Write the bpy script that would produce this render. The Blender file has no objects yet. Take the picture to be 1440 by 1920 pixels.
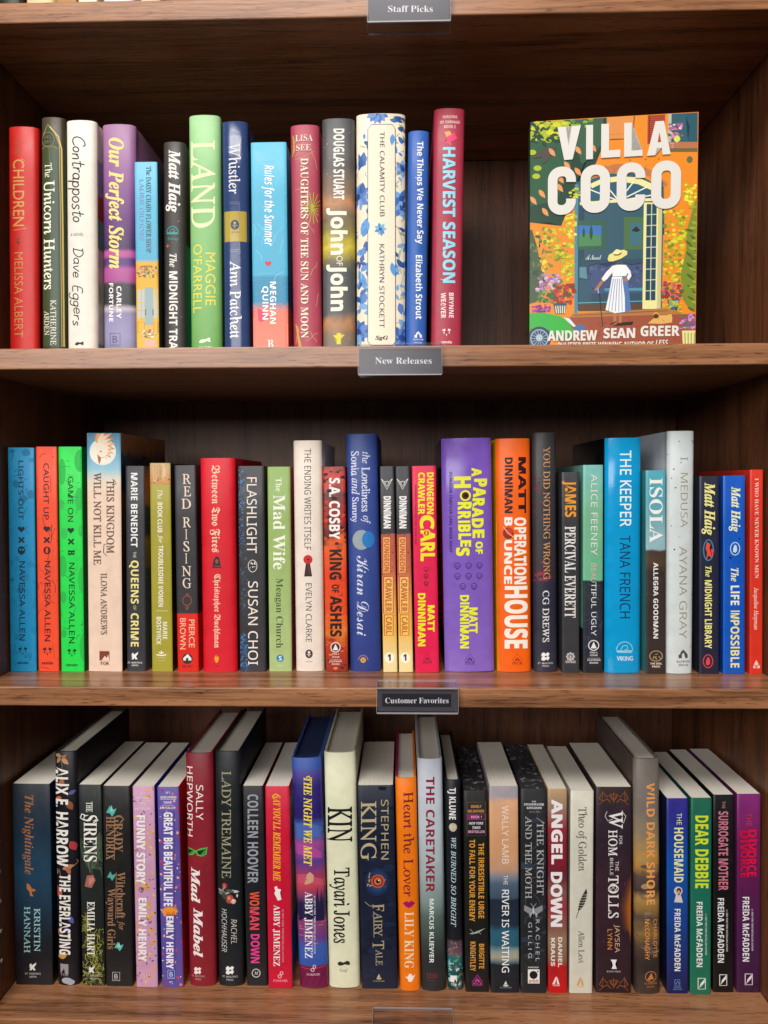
import bpy, bmesh, math, random
from mathutils import Vector, Matrix

# ------------------------------------------------------------------ camera, world, lamps, exposure
S = bpy.context.scene
COL = S.collection
F_PX, YAW, PITCH, ROLL, DIST = 1400.0, 0.025378, 0.039198, -0.002957, 0.73
_fw = Vector((-math.sin(YAW) * math.cos(PITCH), math.cos(YAW) * math.cos(PITCH), -math.sin(PITCH)))
_r0 = Vector((math.cos(YAW), math.sin(YAW), 0)); _u0 = _r0.cross(_fw)
_rt = _r0 * math.cos(ROLL) + _u0 * math.sin(ROLL); _up = -_r0 * math.sin(ROLL) + _u0 * math.cos(ROLL)
CAM = Vector((0, -DIST, 0))
cam = bpy.data.cameras.new('camera'); cam.lens = 36 * F_PX / 1920; cam.sensor_width = 36; cam.sensor_fit = 'AUTO'
cam.clip_start = 0.01; cam.clip_end = 50
co = bpy.data.objects.new('camera', cam); COL.objects.link(co)
co.matrix_world = Matrix(((_rt.x, _up.x, -_fw.x, CAM.x), (_rt.y, _up.y, -_fw.y, CAM.y), (_rt.z, _up.z, -_fw.z, CAM.z), (0, 0, 0, 1)))
S.camera = co
W = bpy.data.worlds.new('World'); S.world = W; W.use_nodes = True
_wn = W.node_tree; _bg = _wn.nodes['Background']; _bg.inputs[1].default_value = 0.11
_g = _wn.nodes.new('ShaderNodeNewGeometry'); _sx = _wn.nodes.new('ShaderNodeSeparateXYZ'); _cr = _wn.nodes.new('ShaderNodeValToRGB'); _mr = _wn.nodes.new('ShaderNodeMapRange')
_wn.links.new(_g.outputs['Incoming'], _sx.inputs[0]); _mr.inputs[1].default_value = -0.5; _mr.inputs[2].default_value = 0.5
_wn.links.new(_sx.outputs[2], _mr.inputs[0]); _wn.links.new(_mr.outputs[0], _cr.inputs[0]); _wn.links.new(_cr.outputs[0], _bg.inputs[0])
# 'Incoming' points back at the viewer: low values look up at the pale ceiling, high values look down at the dark shop floor
_cr.color_ramp.elements[0].color = (1.0, 0.96, 0.91, 1); _cr.color_ramp.elements[1].color = (0.05, 0.035, 0.03, 1)

def area(name, loc, target, sx, sy, power, color):
    l = bpy.data.lights.new(name, 'AREA'); l.shape = 'RECTANGLE'; l.size = sx; l.size_y = sy; l.energy = power; l.color = color
    o = bpy.data.objects.new(name, l); COL.objects.link(o); o.location = loc
    o.rotation_euler = (Vector(target) - Vector(loc)).to_track_quat('-Z', 'Y').to_euler()
    return o
area('ceiling_panel', (-0.6, -2.0, 2.35), (0, 0, -0.25), 1.9, 0.8, 92, (1, 0.965, 0.92))
area('added_front_fill', (-0.85, -2.7, 0.72), (0, 0, -0.35), 1.9, 0.9, 52, (1, 0.97, 0.94))  # unseen soft fill added in front to even out the rows
S.view_settings.view_transform = 'Standard'; S.view_settings.look = 'None'
S.view_settings.exposure = -0.07; S.view_settings.gamma = 1.0
S.render.engine = 'CYCLES'; S.cycles.max_bounces = 6; S.cycles.transparent_max_bounces = 12

# ------------------------------------------------------------------ helpers
def ray(px, py): return _fw + _rt * ((px - 720) / F_PX) + _up * ((960 - py) / F_PX)
def on_y(px, py, Y):                      # point of the photo's ray at depth Y behind the shelf fronts
    d = ray(px, py); return CAM + d * ((Y - CAM.y) / d.y)
def on_z(px, py, Z):
    d = ray(px, py); return CAM + d * ((Z - CAM.z) / d.z)
def lin(h):
    h = h.lstrip('#'); c = [int(h[i:i + 2], 16) / 255 for i in (0, 2, 4)]
    return tuple((x / 12.92 if x <= 0.04045 else ((x + 0.055) / 1.055) ** 2.4) for x in c)
def rgba(h): return (*lin(h), 1)
def tag(o, label=None, cat=None, group=None, kind=None):
    if label: o['label'] = label
    if cat: o['category'] = cat
    if group: o['group'] = group
    if kind: o['kind'] = kind
    return o
def empty(name, loc=(0, 0, 0)):
    o = bpy.data.objects.new(name, None); COL.objects.link(o); o.location = loc; o.empty_display_size = 0.02
    return o
def link(name, me, parent=None):
    o = bpy.data.objects.new(name, me); COL.objects.link(o)
    if parent: o.parent = parent
    return o

# ------------------------------------------------------------------ materials
def new_mat(name):
    m = bpy.data.materials.new(name); m.use_nodes = True
    nt = m.node_tree; return m, nt, nt.nodes['Principled BSDF']
def wood(name, axis, pale, dark, rough=0.38, seed=0.0, bump=0.15):
    m, nt, p = new_mat(name); N = nt.nodes.new; L = nt.links.new
    tc = N('ShaderNodeTexCoord')
    def noise(sx_along, s_across, detail, dist=0.0, off=0.0):
        mp = N('ShaderNodeMapping'); sc = [s_across] * 3; sc['XYZ'.index(axis)] = sx_along
        mp.inputs['Scale'].default_value = sc; mp.inputs['Location'].default_value = (seed + off, seed * 1.7 + off, off)
        L(tc.outputs['Object'], mp.inputs[0])
        n = N('ShaderNodeTexNoise'); n.inputs['Scale'].default_value = 1; n.inputs['Detail'].default_value = detail
        n.inputs['Distortion'].default_value = dist; L(mp.outputs[0], n.inputs[0]); return n
    broad, fine, pore = noise(2.2, 45, 4, 1.2), noise(16, 420, 6, 0.5, 7), noise(55, 620, 3, 0.6, 19)
    a = N('ShaderNodeMath'); a.operation = 'MULTIPLY_ADD'; L(fine.outputs[0], a.inputs[0]); a.inputs[1].default_value = 0.75; L(broad.outputs[0], a.inputs[2])
    r = N('ShaderNodeValToRGB'); e = r.color_ramp.elements
    e[0].position = 0.58; e[0].color = rgba(dark); e[1].position = 0.98; e[1].color = rgba(pale)
    mid = r.color_ramp.elements.new(0.78); c0, c1 = lin(dark), lin(pale); mid.color = (*[0.45 * x + 0.55 * y for x, y in zip(c0, c1)], 1)
    L(a.outputs[0], r.inputs[0])
    pr = N('ShaderNodeValToRGB'); pr.color_ramp.elements[0].position = 0.30; pr.color_ramp.elements[0].color = (0.34, 0.27, 0.23, 1)
    pr.color_ramp.elements[1].position = 0.43; pr.color_ramp.elements[1].color = (1, 1, 1, 1); L(pore.outputs[0], pr.inputs[0])
    mx = N('ShaderNodeMixRGB'); mx.blend_type = 'MULTIPLY'; mx.inputs[0].default_value = 0.8
    L(r.outputs[0], mx.inputs[1]); L(pr.outputs[0], mx.inputs[2]); L(mx.outputs[0], p.inputs['Base Color'])
    p.inputs['Roughness'].default_value = rough; p.inputs['Specular IOR Level'].default_value = 0.45
    b = N('ShaderNodeBump'); b.inputs['Strength'].default_value = bump; b.inputs['Distance'].default_value = 0.0006
    L(fine.outputs[0], b.inputs['Height']); L(b.outputs[0], p.inputs['Normal'])
    return m
_cm = {}
def cover_mat(spec, gloss=0.42):
    """'hex' = one printed colour; [(v_from_top, hex), ..., n] = printed ramp down the cover, ruffled by noise n"""
    key = (repr(spec), gloss)
    if key in _cm: return _cm[key]
    m, nt, p = new_mat('printed_cover'); N = nt.nodes.new; L = nt.links.new
    tc = N('ShaderNodeTexCoord')
    if isinstance(spec, str): stops, amt = [(0, spec)], 0
    else:
        amt = spec[-1] if isinstance(spec[-1], (int, float)) else 0; stops = [s for s in spec if isinstance(s, tuple)]
    n = N('ShaderNodeTexNoise'); n.inputs['Scale'].default_value = 60; n.inputs['Detail'].default_value = 6; n.inputs['Roughness'].default_value = 0.62
    L(tc.outputs['Object'], n.inputs[0])
    if len(stops) > 1:
        sep = N('ShaderNodeSeparateXYZ'); L(tc.outputs['Generated'], sep.inputs[0])
        inv = N('ShaderNodeMath'); inv.operation = 'SUBTRACT'; inv.inputs[0].default_value = 1; L(sep.outputs[2], inv.inputs[1])
        w = N('ShaderNodeMath'); w.operation = 'MULTIPLY_ADD'; L(n.outputs[0], w.inputs[0]); w.inputs[1].default_value = amt
        sh = N('ShaderNodeMath'); sh.operation = 'SUBTRACT'; L(inv.outputs[0], sh.inputs[0]); sh.inputs[1].default_value = amt * 0.5
        L(sh.outputs[0], w.inputs[2])
        r = N('ShaderNodeValToRGB'); cr = r.color_ramp
        cr.elements[0].position, cr.elements[0].color = stops[0][0], rgba(stops[0][1])
        cr.elements[1].position, cr.elements[1].color = max(stops[-1][0], 0.001), rgba(stops[-1][1])
        for q, h in stops[1:-1]: e = cr.elements.new(q); e.color = rgba(h)
        L(w.outputs[0], r.inputs[0]); base = r.outputs[0]
    else:
        rg = N('ShaderNodeRGB'); rg.outputs[0].default_value = rgba(stops[0][1]); base = rg.outputs[0]
    # paper mottling and rubbed wear
    mm = N('ShaderNodeMapRange'); mm.inputs[1].default_value = 0.3; mm.inputs[2].default_value = 0.75; mm.inputs[3].default_value = 0.9; mm.inputs[4].default_value = 1.07
    L(n.outputs[0], mm.inputs[0])
    mx = N('ShaderNodeVectorMath'); mx.operation = 'SCALE'; L(base, mx.inputs[0]); L(mm.outputs[0], mx.inputs[3])
    L(mx.outputs[0], p.inputs['Base Color'])
    rr = N('ShaderNodeMapRange'); rr.inputs[1].default_value = 0.3; rr.inputs[2].default_value = 0.7; rr.inputs[3].default_value = gloss - 0.05; rr.inputs[4].default_value = gloss + 0.08
    L(n.outputs[0], rr.inputs[0]); L(rr.outputs[0], p.inputs['Roughness'])
    p.inputs['Specular IOR Level'].default_value = 0.4
    f = N('ShaderNodeTexNoise'); f.inputs['Scale'].default_value = 38; f.inputs['Detail'].default_value = 3; L(tc.outputs['Object'], f.inputs[0])
    b = N('ShaderNodeBump'); b.inputs['Strength'].default_value = 0.12; b.inputs['Distance'].default_value = 0.002; L(f.outputs[0], b.inputs['Height'])
    L(b.outputs[0], p.inputs['Normal'])
    _cm[key] = m; return m
def ink_mat(gloss):
    key = ('ink', gloss)
    if key in _cm: return _cm[key]
    m, nt, p = new_mat('printed_ink'); a = nt.nodes.new('ShaderNodeAttribute'); a.attribute_name = 'ink'
    nt.links.new(a.outputs['Color'], p.inputs['Base Color']); p.inputs['Roughness'].default_value = gloss; p.inputs['Specular IOR Level'].default_value = 0.35
    _cm[key] = m; return m
def page_mat(h='eae4d6'):
    key = ('pages', h)
    if key in _cm: return _cm[key]
    m, nt, p = new_mat('page_edges'); N = nt.nodes.new; L = nt.links.new
    tc = N('ShaderNodeTexCoord'); mp = N('ShaderNodeMapping'); mp.inputs['Scale'].default_value = (2600, 3, 3); L(tc.outputs['Object'], mp.inputs[0])
    n = N('ShaderNodeTexNoise'); n.inputs['Scale'].default_value = 1; n.inputs['Detail'].default_value = 3; L(mp.outputs[0], n.inputs[0])
    r = N('ShaderNodeValToRGB'); c = lin(h); r.color_ramp.elements[0].position = 0.3; r.color_ramp.elements[0].color = (*[x * 0.84 for x in c], 1)
    r.color_ramp.elements[1].position = 0.62; r.color_ramp.elements[1].color = (*c, 1); L(n.outputs[0], r.inputs[0])
    base = r.outputs[0]
    if h in ('1a161a', '26242a', '1c2c5c'):            # sprayed edges printed with pale petals or specks
        tn = N('ShaderNodeTexNoise'); tn.inputs['Scale'].default_value = 150 if h != '1c2c5c' else 900; tn.inputs['Detail'].default_value = 3; tn.inputs['Distortion'].default_value = 0.8
        L(tc.outputs['Object'], tn.inputs[0]); rp = N('ShaderNodeValToRGB'); rp.color_ramp.elements[0].position = 0.57; rp.color_ramp.elements[1].position = 0.68
        L(tn.outputs[0], rp.inputs[0]); mp2 = N('ShaderNodeMixRGB'); L(rp.outputs[0], mp2.inputs[0]); L(base, mp2.inputs[1])
        mp2.inputs[2].default_value = rgba('8c8890' if h != '1c2c5c' else '34508c'); base = mp2.outputs[0]
    L(base, p.inputs['Base Color']); p.inputs['Roughness'].default_value = 0.85
    b = N('ShaderNodeBump'); b.inputs['Strength'].default_value = 0.25; b.inputs['Distance'].default_value = 0.0003; L(n.outputs[0], b.inputs['Height']); L(b.outputs[0], p.inputs['Normal'])
    _cm[key] = m; return m

# ------------------------------------------------------------------ the bookcase
XL, XR, YB = -0.4265, 0.3815, 0.325
Z1B, Z1T = 0.4446, 0.4640          # shelf above the picture
Z2B, Z2T = 0.1123, 0.1328          # second shelf
Z3B, Z3T = -0.2220, -0.2028        # third shelf
Z4T = -0.5446; Z4B = -0.5640       # lowest shelf
PALE, DARK = '7c4c30', '402415'  # side panels: shelf laminate with the recess shade darkened into its colour
def box_mesh(name, a, b, mat, parent=None, bevel=0.0012):
    bm = bmesh.new(); bmesh.ops.create_cube(bm, size=1)
    for v in bm.verts: v.co = Vector([a[i] + (v.co[i] + 0.5) * (b[i] - a[i]) for i in range(3)])
    if bevel: bmesh.ops.bevel(bm, geom=bm.edges[:], offset=bevel, segments=2, affect='EDGES', profile=0.5)
    me = bpy.data.meshes.new(name); bm.to_mesh(me); bm.free(); me.materials.append(mat)
    return link(name, me, parent)
case = tag(empty('bookcase', (0, 0, 0)), 'dark walnut bookcase with four long shelves holding upright books', 'bookcase')
for i, (zb, zt) in enumerate(((Z1B, Z1T), (Z2B, Z2T), (Z3B, Z3T), (Z4B, Z4T))):
    box_mesh('shelf', (XL + 0.0005, 0, zb), (XR - 0.0005, YB - 0.002, zt), wood('walnut_shelf', 'X', 'a87450', '5c3824', 0.28, i * 3.3), case)
box_mesh('side_panel', (XL - 0.022, 0.004, -0.75), (XL, YB + 0.01, 0.85), wood('shaded_walnut_side', 'Z', PALE, DARK, 0.4, 11), case)
box_mesh('side_panel', (XR, 0.004, -0.75), (XR + 0.022, YB + 0.01, 0.85), wood('shaded_walnut_side', 'Z', PALE, DARK, 0.4, 23), case)
box_mesh('back_panel', (XL + 0.0005, YB, -0.75), (XR - 0.0005, YB + 0.009, 0.85), wood('shaded_walnut_back', 'Z', '6e432d', '3c2216', 0.45, 31), case)  # back: same laminate, recess shade put into a darker colour

# ------------------------------------------------------------------ lettering: glyph outlines turned into flat printed faces
ALPH = {'sb': (0x1D5D4, 0x1D5EE, 0x1D7EC), 'si': (0x1D608, 0x1D622, None), 'sbi': (0x1D63C, 0x1D656, None), 'n': (0x1D5A0, 0x1D5BA, 0x1D7E2),
        'b': (0x1D400, 0x1D41A, 0x1D7CE), 'i': (0x1D434, 0x1D44E, None), 'bi': (0x1D468, 0x1D482, None), 'sc': (0x1D4D0, 0x1D4EA, None),
        'fr': (0x1D56C, 0x1D586, None), 'r': (0x1D434, 0x1D44E, None), 'm': (0x1D670, 0x1D68A, None), 's': (None, None, None)}
OFF = {'sb': 0.004, 'r': 0.006, 'i': 0.006}
def style(s, f):
    U, Lo, D = ALPH[f]; out = ''
    for c in s:
        if U and 'A' <= c <= 'Z': out += chr(U + ord(c) - 65)
        elif Lo and 'a' <= c <= 'z': out += '\u210e' if (Lo == 0x1D44E and c == 'h') else chr(Lo + ord(c) - 97)
        elif D and c.isdigit(): out += chr(D + ord(c) - 48)
        else: out += c
    return out.replace('\U0001D5DC', '\U0001D5F9') if f == 'sb' else out
_gc = {}
_keep = bpy.data.curves.new('keep', 'FONT'); _keep.body = 'A'; _ko = bpy.data.objects.new('keep', _keep)
def glyphs(s, f):
    """(triangles as lists of (x, y)), xmin, xmax, cap height; f may carry an offset suffix: 'sb+10', 's-8' (thousandths of an em)"""
    k = (s, f)
    if k in _gc: return _gc[k]
    base, off = f, 0.0
    for sg in '+-':
        if sg in f: base, v = f.split(sg); off = float(sg + v) / 1000
    off += OFF.get(base, 0)
    def outline(t):
        c = bpy.data.curves.new('t', 'FONT'); c.body = t; c.size = 1; c.offset = off; c.resolution_u = 3
        o = bpy.data.objects.new('t', c); me = o.to_mesh()
        vs = [(v.co.x, v.co.y) for v in me.vertices]; fs = [list(p.vertices) for p in me.polygons]
        o.to_mesh_clear(); bpy.data.objects.remove(o); bpy.data.curves.remove(c); return vs, fs
    vs, fs = outline(style(s, base))
    if base == 'r': vs = [(x - y * 0.285, y) for x, y in vs]
    if ('cap', base, off) not in _gc:
        cv, _ = outline(style('E' if base in ('sc', 'fr') else 'H', base)); _gc[('cap', base, off)] = max(y for _, y in cv)
    xs = [x for x, _ in vs] or [0, 1]
    _gc[k] = (vs, fs, min(xs), max(xs), _gc[('cap', base, off)]); return _gc[k]

# element constructors; every coordinate is in the pixels of an enlarged crop of the measured photograph
def T(s, f, c, y0, y1, xa, xb): return ('t', s, f, c, y0, y1, xa, xb)            # reads downwards
def H(s, f, c, x0, x1, yb, yt): return ('h', s, f, c, x0, x1, yb, yt)            # reads across
def P(c, *pts): return ('p', c, pts)
def C(c, x, y, rx, ry=None): return ('p', c, [(x + rx * math.cos(a * math.pi / 12), y + (ry or rx) * math.sin(a * math.pi / 12)) for a in range(24)])
def Q(c, x0, y0, x1, y1): return ('p', c, [(x0, y0), (x1, y0), (x1, y1), (x0, y1)])
def Ln(c, w, *pts): return ('l', c, w, pts)
def Rg(c, w, x, y, rx, ry=None): return ('l', c, w, [(x + rx * math.cos(a * math.pi / 14), y + (ry or rx) * math.sin(a * math.pi / 14)) for a in range(29)])
def Fr(c, w, x0, y0, x1, y1): return ('l', c, w, [(x0, y0), (x1, y0), (x1, y1), (x0, y1), (x0, y0 - w / 2)])
def HT(c, x, y, r): return ('p', c, [(x + r * 16 * math.sin(t) ** 3 / 16, y - r * (13 * math.cos(t) - 5 * math.cos(2 * t) - 2 * math.cos(3 * t) - math.cos(4 * t)) / 16) for t in [i * math.pi / 12 for i in range(24)]])
def Lf(c, x, y, l, w, ang):
    ca, sa = math.cos(math.radians(ang)), math.sin(math.radians(ang)); o = []
    for t, s in [(0, 0), (.2, .7), (.45, 1), (.7, .75), (1, 0), (.7, -.75), (.45, -1), (.2, -.7)]:
        a, b = t * l, s * w / 2; o.append((x + a * ca - b * sa, y + a * sa + b * ca))
    return ('p', c, o)
def many(seed, n, x0, y0, x1, y1, cols, kind, smin, smax, asp=0.5):
    r = random.Random(seed); out = []
    for _ in range(n):
        x, y, s, c = r.uniform(x0, x1), r.uniform(y0, y1), r.uniform(smin, smax), r.choice(cols)
        if kind == 'leaf': out.append(Lf(c, x, y, s, s * asp, r.uniform(0, 360)))
        elif kind == 'dot': out.append(C(c, x, y, s, s * r.uniform(asp, 1)))
        elif kind == 'line':
            a = r.uniform(0, 6.28); k = r.uniform(-.5, .5)
            out.append(Ln(c, asp, (x, y), (x + s * math.cos(a) * .5, y + s * math.sin(a) * .5), (x + s * math.cos(a + k), y + s * math.sin(a + k))))
        elif kind == 'blob':
            m = 11; out.append(('p', c, [(x + s * r.uniform(.6, 1.1) * math.cos(i * 6.283 / m), y + s * asp * r.uniform(.6, 1.1) * math.sin(i * 6.283 / m)) for i in range(m)]))
    return out
def flower(c1, c2, cc, x, y, r, n=8):
    o = []
    for i in range(n): o += [Lf(c1 if i % 2 else c2, x, y, r, r * .55, i * 360 / n)]
    return o + [C(cc, x, y, r * .24)]

STEP = 0.00003
PEN = {'C': (.7, [[(.65, .82), (.52, 1), (.2, .85), (.05, .45), (.15, .1), (.4, 0), (.68, .15)]]), 'o': (.46, 'o'), 'n': (.48, [[(.05, .52), (.07, 0)], [(.07, .33), (.25, .55), (.38, .45), (.41, 0)]]),
       't': (.42, [[(.2, .95), (.19, .12), (.3, 0), (.42, .08)], [(0, .6), (.42, .67)]]), 'r': (.38, [[(.05, .55), (.07, 0)], [(.07, .3), (.2, .52), (.36, .5)]]), 'a': (.5, 'a'), 'p': (.5, 'p'),
       's': (.42, [[(.38, .48), (.2, .56), (.06, .43), (.22, .28), (.38, .14), (.2, -.02), (.02, .06)]]), 'D': (.68, [[(.12, 1), (.12, 0)], [(-.05, .93), (.35, 1), (.62, .55), (.4, .06), (.04, .01)]]),
       'v': (.42, [[(.02, .55), (.18, 0), (.4, .6)]]), 'e': (.44, [[(.04, .26), (.38, .3), (.3, .52), (.1, .48), (.03, .2), (.18, 0), (.44, .1)]]), 'E': (.56, [[(.5, 1), (.1, .96), (.08, .02), (.52, 0)], [(.08, .52), (.42, .55)]]), 'g': (.48, 'g'), ' ': (.45, [])}
def W_(word, c, w, y0, y1, xa, xb, slant=0.16):      # loose pen handwriting, reading downwards
    r = random.Random(len(word)); x = 0; runs = []
    ell = lambda cx: [(cx + .19 * math.cos(a), .27 + .26 * math.sin(a)) for a in [1.2 + i * .5712 for i in range(12)]]
    for ch in word:
        adv, st = PEN[ch]; dy = r.uniform(-.05, .05); k = r.uniform(.92, 1.1)
        if isinstance(st, str): st = [ell(.25 if st == 'p' else .21)] + {'o': [], 'a': [[(.4, .52), (.4, .06), (.5, 0)]], 'p': [[(.05, .55), (.07, -.42)]], 'g': [[(.4, .54), (.38, -.25), (.2, -.44), (0, -.3)]]}[st]
        for q in st:
            sm = []
            for i in range(len(q) - 1):
                p0, p1, p2, p3 = q[max(0, i - 1)], q[i], q[i + 1], q[min(len(q) - 1, i + 2)]
                for t in (0, .25, .5, .75): sm.append(tuple(.5 * (2 * b + (c_ - a) * t + (2 * a - 5 * b + 4 * c_ - d) * t * t + (3 * b - a - 3 * c_ + d) * t ** 3) for a, b, c_, d in zip(p0, p1, p2, p3)))
            sm.append(q[-1]); runs.append([(x + px * k + py * slant, py * k + dy) for px, py in sm])
        x += adv * k + .05
    return [Ln(c, w, *[(xa + py * (xb - xa), y0 + px / x * (y1 - y0)) for px, py in q]) for q in runs]
def print_mesh(name, els, fmap, surf, parent, gloss, cuts=None, layer0=0.00006, clipx=0.5, ztop=None):
    """all elements of one printed part -> one mesh lying just in front of its cover; fmap: crop px -> (x, z)"""
    bm = bmesh.new(); cl = bm.loops.layers.float_color.new('ink'); lay = layer0; hl = clipx
    def face(pts, col, d):
        vs = [bm.verts.new((x, -d, z)) for x, z in pts]
        try:
            f = bm.faces.new(vs)
            for lp in f.loops: lp[cl] = col
        except ValueError: pass
    boxes = []; top = 0
    wide = []
    for e in els:                          # heavy lettering = the same glyphs printed a hair apart
        if e[0] in 'th' and '+' in e[2] and float(e[2].split('+')[1]) > 6 and e[2][0] in 'sb':
            q = float(e[2].split('+')[1]) / 1000 * 0.8; f = e[2].split('+')[0] + '+4'; cap = 0.72
            _, _, x0, x1, cap = glyphs(e[1], f); du = q * (e[5] - e[4]) / (x1 - x0); dw = q * (e[7] - e[6]) / cap
            for a, b in ((-1, -.6), (1, -.6), (-1, .6), (1, .6)): wide.append((e[0], e[1], f, e[3], e[4] + du + a * du, e[5] - du + a * du, e[6] + dw * .6 + b * dw, e[7] - dw * .6 + b * dw))
        else: wide.append(e)
    for e in wide:
        k = e[0]
        if k == 't': bb = (min(e[6], e[7]) - abs(e[7] - e[6]) * .35, e[4], max(e[6], e[7]) + abs(e[7] - e[6]) * .1, e[5])
        elif k == 'h': bb = (e[4], min(e[6], e[7]) - 2, e[5], max(e[6], e[7]) + abs(e[7] - e[6]) * .35)
        else:
            q = e[2] if k == 'p' else e[3]; m = 0 if k == 'p' else e[2] / 2
            bb = (min(p[0] for p in q) - m, min(p[1] for p in q) - m, max(p[0] for p in q) + m, max(p[1] for p in q) + m)
        n = 1 + max((bn for b0, b1, b2, b3, bn in boxes if b0 < bb[2] and bb[0] < b2 and b1 < bb[3] and bb[1] < b3), default=0)
        boxes.append((*bb, n)); top = max(top, n); d = lay + n * STEP
        if k in 'th':
            _, s, f, c, a0, a1, b0, b1 = e; vs, fs, x0, x1, cap = glyphs(s, f); col = rgba(c)
            pp = []
            for x, y in vs:
                u = a0 + (x - x0) / (x1 - x0) * (a1 - a0); w = b0 + y / cap * (b1 - b0)
                pp.append(fmap(w, u) if k == 't' else fmap(u, w))
            bv = [bm.verts.new((x, -d, z)) for x, z in pp]
            for q in fs:
                try:
                    fc = bm.faces.new([bv[i] for i in q])
                    for lp in fc.loops: lp[cl] = col
                except ValueError: pass
        elif k == 'p': face([fmap(x, y) for x, y in e[2]], rgba(e[1]), d)
        elif k == 'l':
            _, c, w, pts = e; col = rgba(c); n = len(pts); sides = []
            loop = n > 3 and math.dist(pts[0], pts[-1]) < 0.01
            for i in range(n):
                p0, p1 = (pts[(i - 1) if i else (n - 2 if loop else 0)], pts[(i + 1) if i < n - 1 else (1 if loop else n - 1)]); dx, dy = p1[0] - p0[0], p1[1] - p0[1]; l = math.hypot(dx, dy) or 1
                sides.append((-dy / l * w / 2, dx / l * w / 2))
            for i in range(n - 1):
                (xa, ya), (xb, yb) = pts[i], pts[i + 1]; (ax, ay), (bx, by) = sides[i], sides[i + 1]
                face([fmap(xa + ax, ya + ay), fmap(xb + bx, yb + by), fmap(xb - bx, yb - by), fmap(xa - ax, ya - ay)], col, d)
    bmesh.ops.triangulate(bm, faces=[f for f in bm.faces if len(f.verts) > 4])
    # printing stops at the cover's edges
    geom = lambda: bm.verts[:] + bm.edges[:] + bm.faces[:]
    for sgn in (-1, 1): bmesh.ops.bisect_plane(bm, geom=geom(), plane_co=(sgn * hl, 0, 0), plane_no=(sgn, 0, 0), clear_outer=True)
    if ztop:
        for zz, nn in ((ztop, 1), (0.0004, -1)): bmesh.ops.bisect_plane(bm, geom=geom(), plane_co=(0, 0, zz), plane_no=(0, 0, nn), clear_outer=True)
    for x in cuts or []: bmesh.ops.bisect_plane(bm, geom=geom(), plane_co=(x, 0, 0), plane_no=(1, 0, 0))
    for v in bm.verts:
        v.co.y += surf(v.co.x)
    for f in bm.faces:
        f.normal_update()
        if f.normal.y > 0: f.normal_flip()
    me = bpy.data.meshes.new(name); bm.to_mesh(me); bm.free(); me.materials.append(ink_mat(gloss))
    o = link(name, me, parent); return o, lay + top * STEP

# ------------------------------------------------------------------ books
CROP = {'ta': (0, 190, 4.085), 'tb': (240, 190, 4.085), 'tc': (460, 190, 4.085), 'td': (650, 190, 4.085), 'te': (970, 190, 4.0),
        'ma': (0, 790, 3.918), 'mb': (260, 790, 3.919), 'mc': (490, 790, 3.917), 'md': (700, 790, 3.917), 'me': (910, 790, 3.917), 'mf': (1120, 790, 3.919),
        'ba': (0, 1320, 3.4286), 'bb': (230, 1320, 3.43), 'bc': (440, 1320, 3.427), 'bd': (650, 1320, 3.427), 'be': (820, 1320, 3.427), 'bf': (1020, 1320, 3.429), 'bg': (1180, 1320, 3.427)}
SHELF = {'t': Z2T, 'm': Z3T, 'b': Z4T}
GROUP = {'t': 'books on the upper shelf', 'm': 'books on the middle shelf', 'b': 'books on the lower shelf'}

def cover_shape(hard, w, d):
    b, rc, t = (0.0028, 0.0028, 0.0024) if hard else (0.0, 0.0009, 0.0005)
    surf = lambda x: b * (2 * x / w) ** 2 + rc * abs(2 * x / w) ** 12
    xs = [-w / 2 * math.cos(math.pi * i / 20) for i in range(21)]
    out = [(x, surf(x)) for x in xs]; y1 = b + rc
    if hard: side = [(w / 2, y1 + 0.003), (w / 2 - 0.0009, y1 + 0.006), (w / 2 - 0.0009, y1 + 0.008), (w / 2, y1 + 0.012), (w / 2, d)]
    else: side = [(w / 2, y1 + 0.004), (w / 2 - 0.0002, d)]
    out = [(-x, y) for x, y in reversed(side)] + out + side
    return out, surf, t, y1, len(side)
def make_cover(parent, hard, w, h, d, mats):
    out, surf, t, y1, ns = cover_shape(hard, w, d)
    inn = [(max(-w / 2 + t, min(w / 2 - t, x)), min(max(y + t, t), d) if y < d else y) for x, y in out]
    bm = bmesh.new(); n = len(out); e = 0.0004
    rings = [[bm.verts.new((x, y, z)) for x, y in pr] for pr, z in ((inn, 0.0), (inn, h))]
    oz = [0.0, h * 0.25, h * 0.5, h * 0.75, h - e]
    orings = [[bm.verts.new((x, y, z)) for x, y in out] for z in oz]
    rim = [bm.verts.new((x * (1 - e / w), y + e * 0.6, h)) for x, y in out]
    orings.append(rim)
    def strip(a, b, flip):
        for i in range(n - 1):
            q = [a[i], a[i + 1], b[i + 1], b[i]]
            f = bm.faces.new(q[::-1] if flip else q)
            f.material_index = 1 if i < ns else (2 if i >= n - 1 - ns else 0); f.smooth = True
    for a, b in zip(orings, orings[1:]): strip(a, b, False)
    strip(rings[0], rings[1], True); strip(orings[0], rings[0], True); strip(rim, rings[1], False)
    for i in (0, n - 1):
        fl = [o[i] for o in orings] + [rings[1][i], rings[0][i]]
        try: bm.faces.new(fl)
        except ValueError: pass
    bmesh.ops.recalc_face_normals(bm, faces=bm.faces[:])
    me = bpy.data.meshes.new('cover'); bm.to_mesh(me); bm.free()
    for m in mats: me.materials.append(m)
    me.set_sharp_from_angle(angle=math.radians(38))
    return link('cover', me, parent), surf, t, y1
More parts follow.
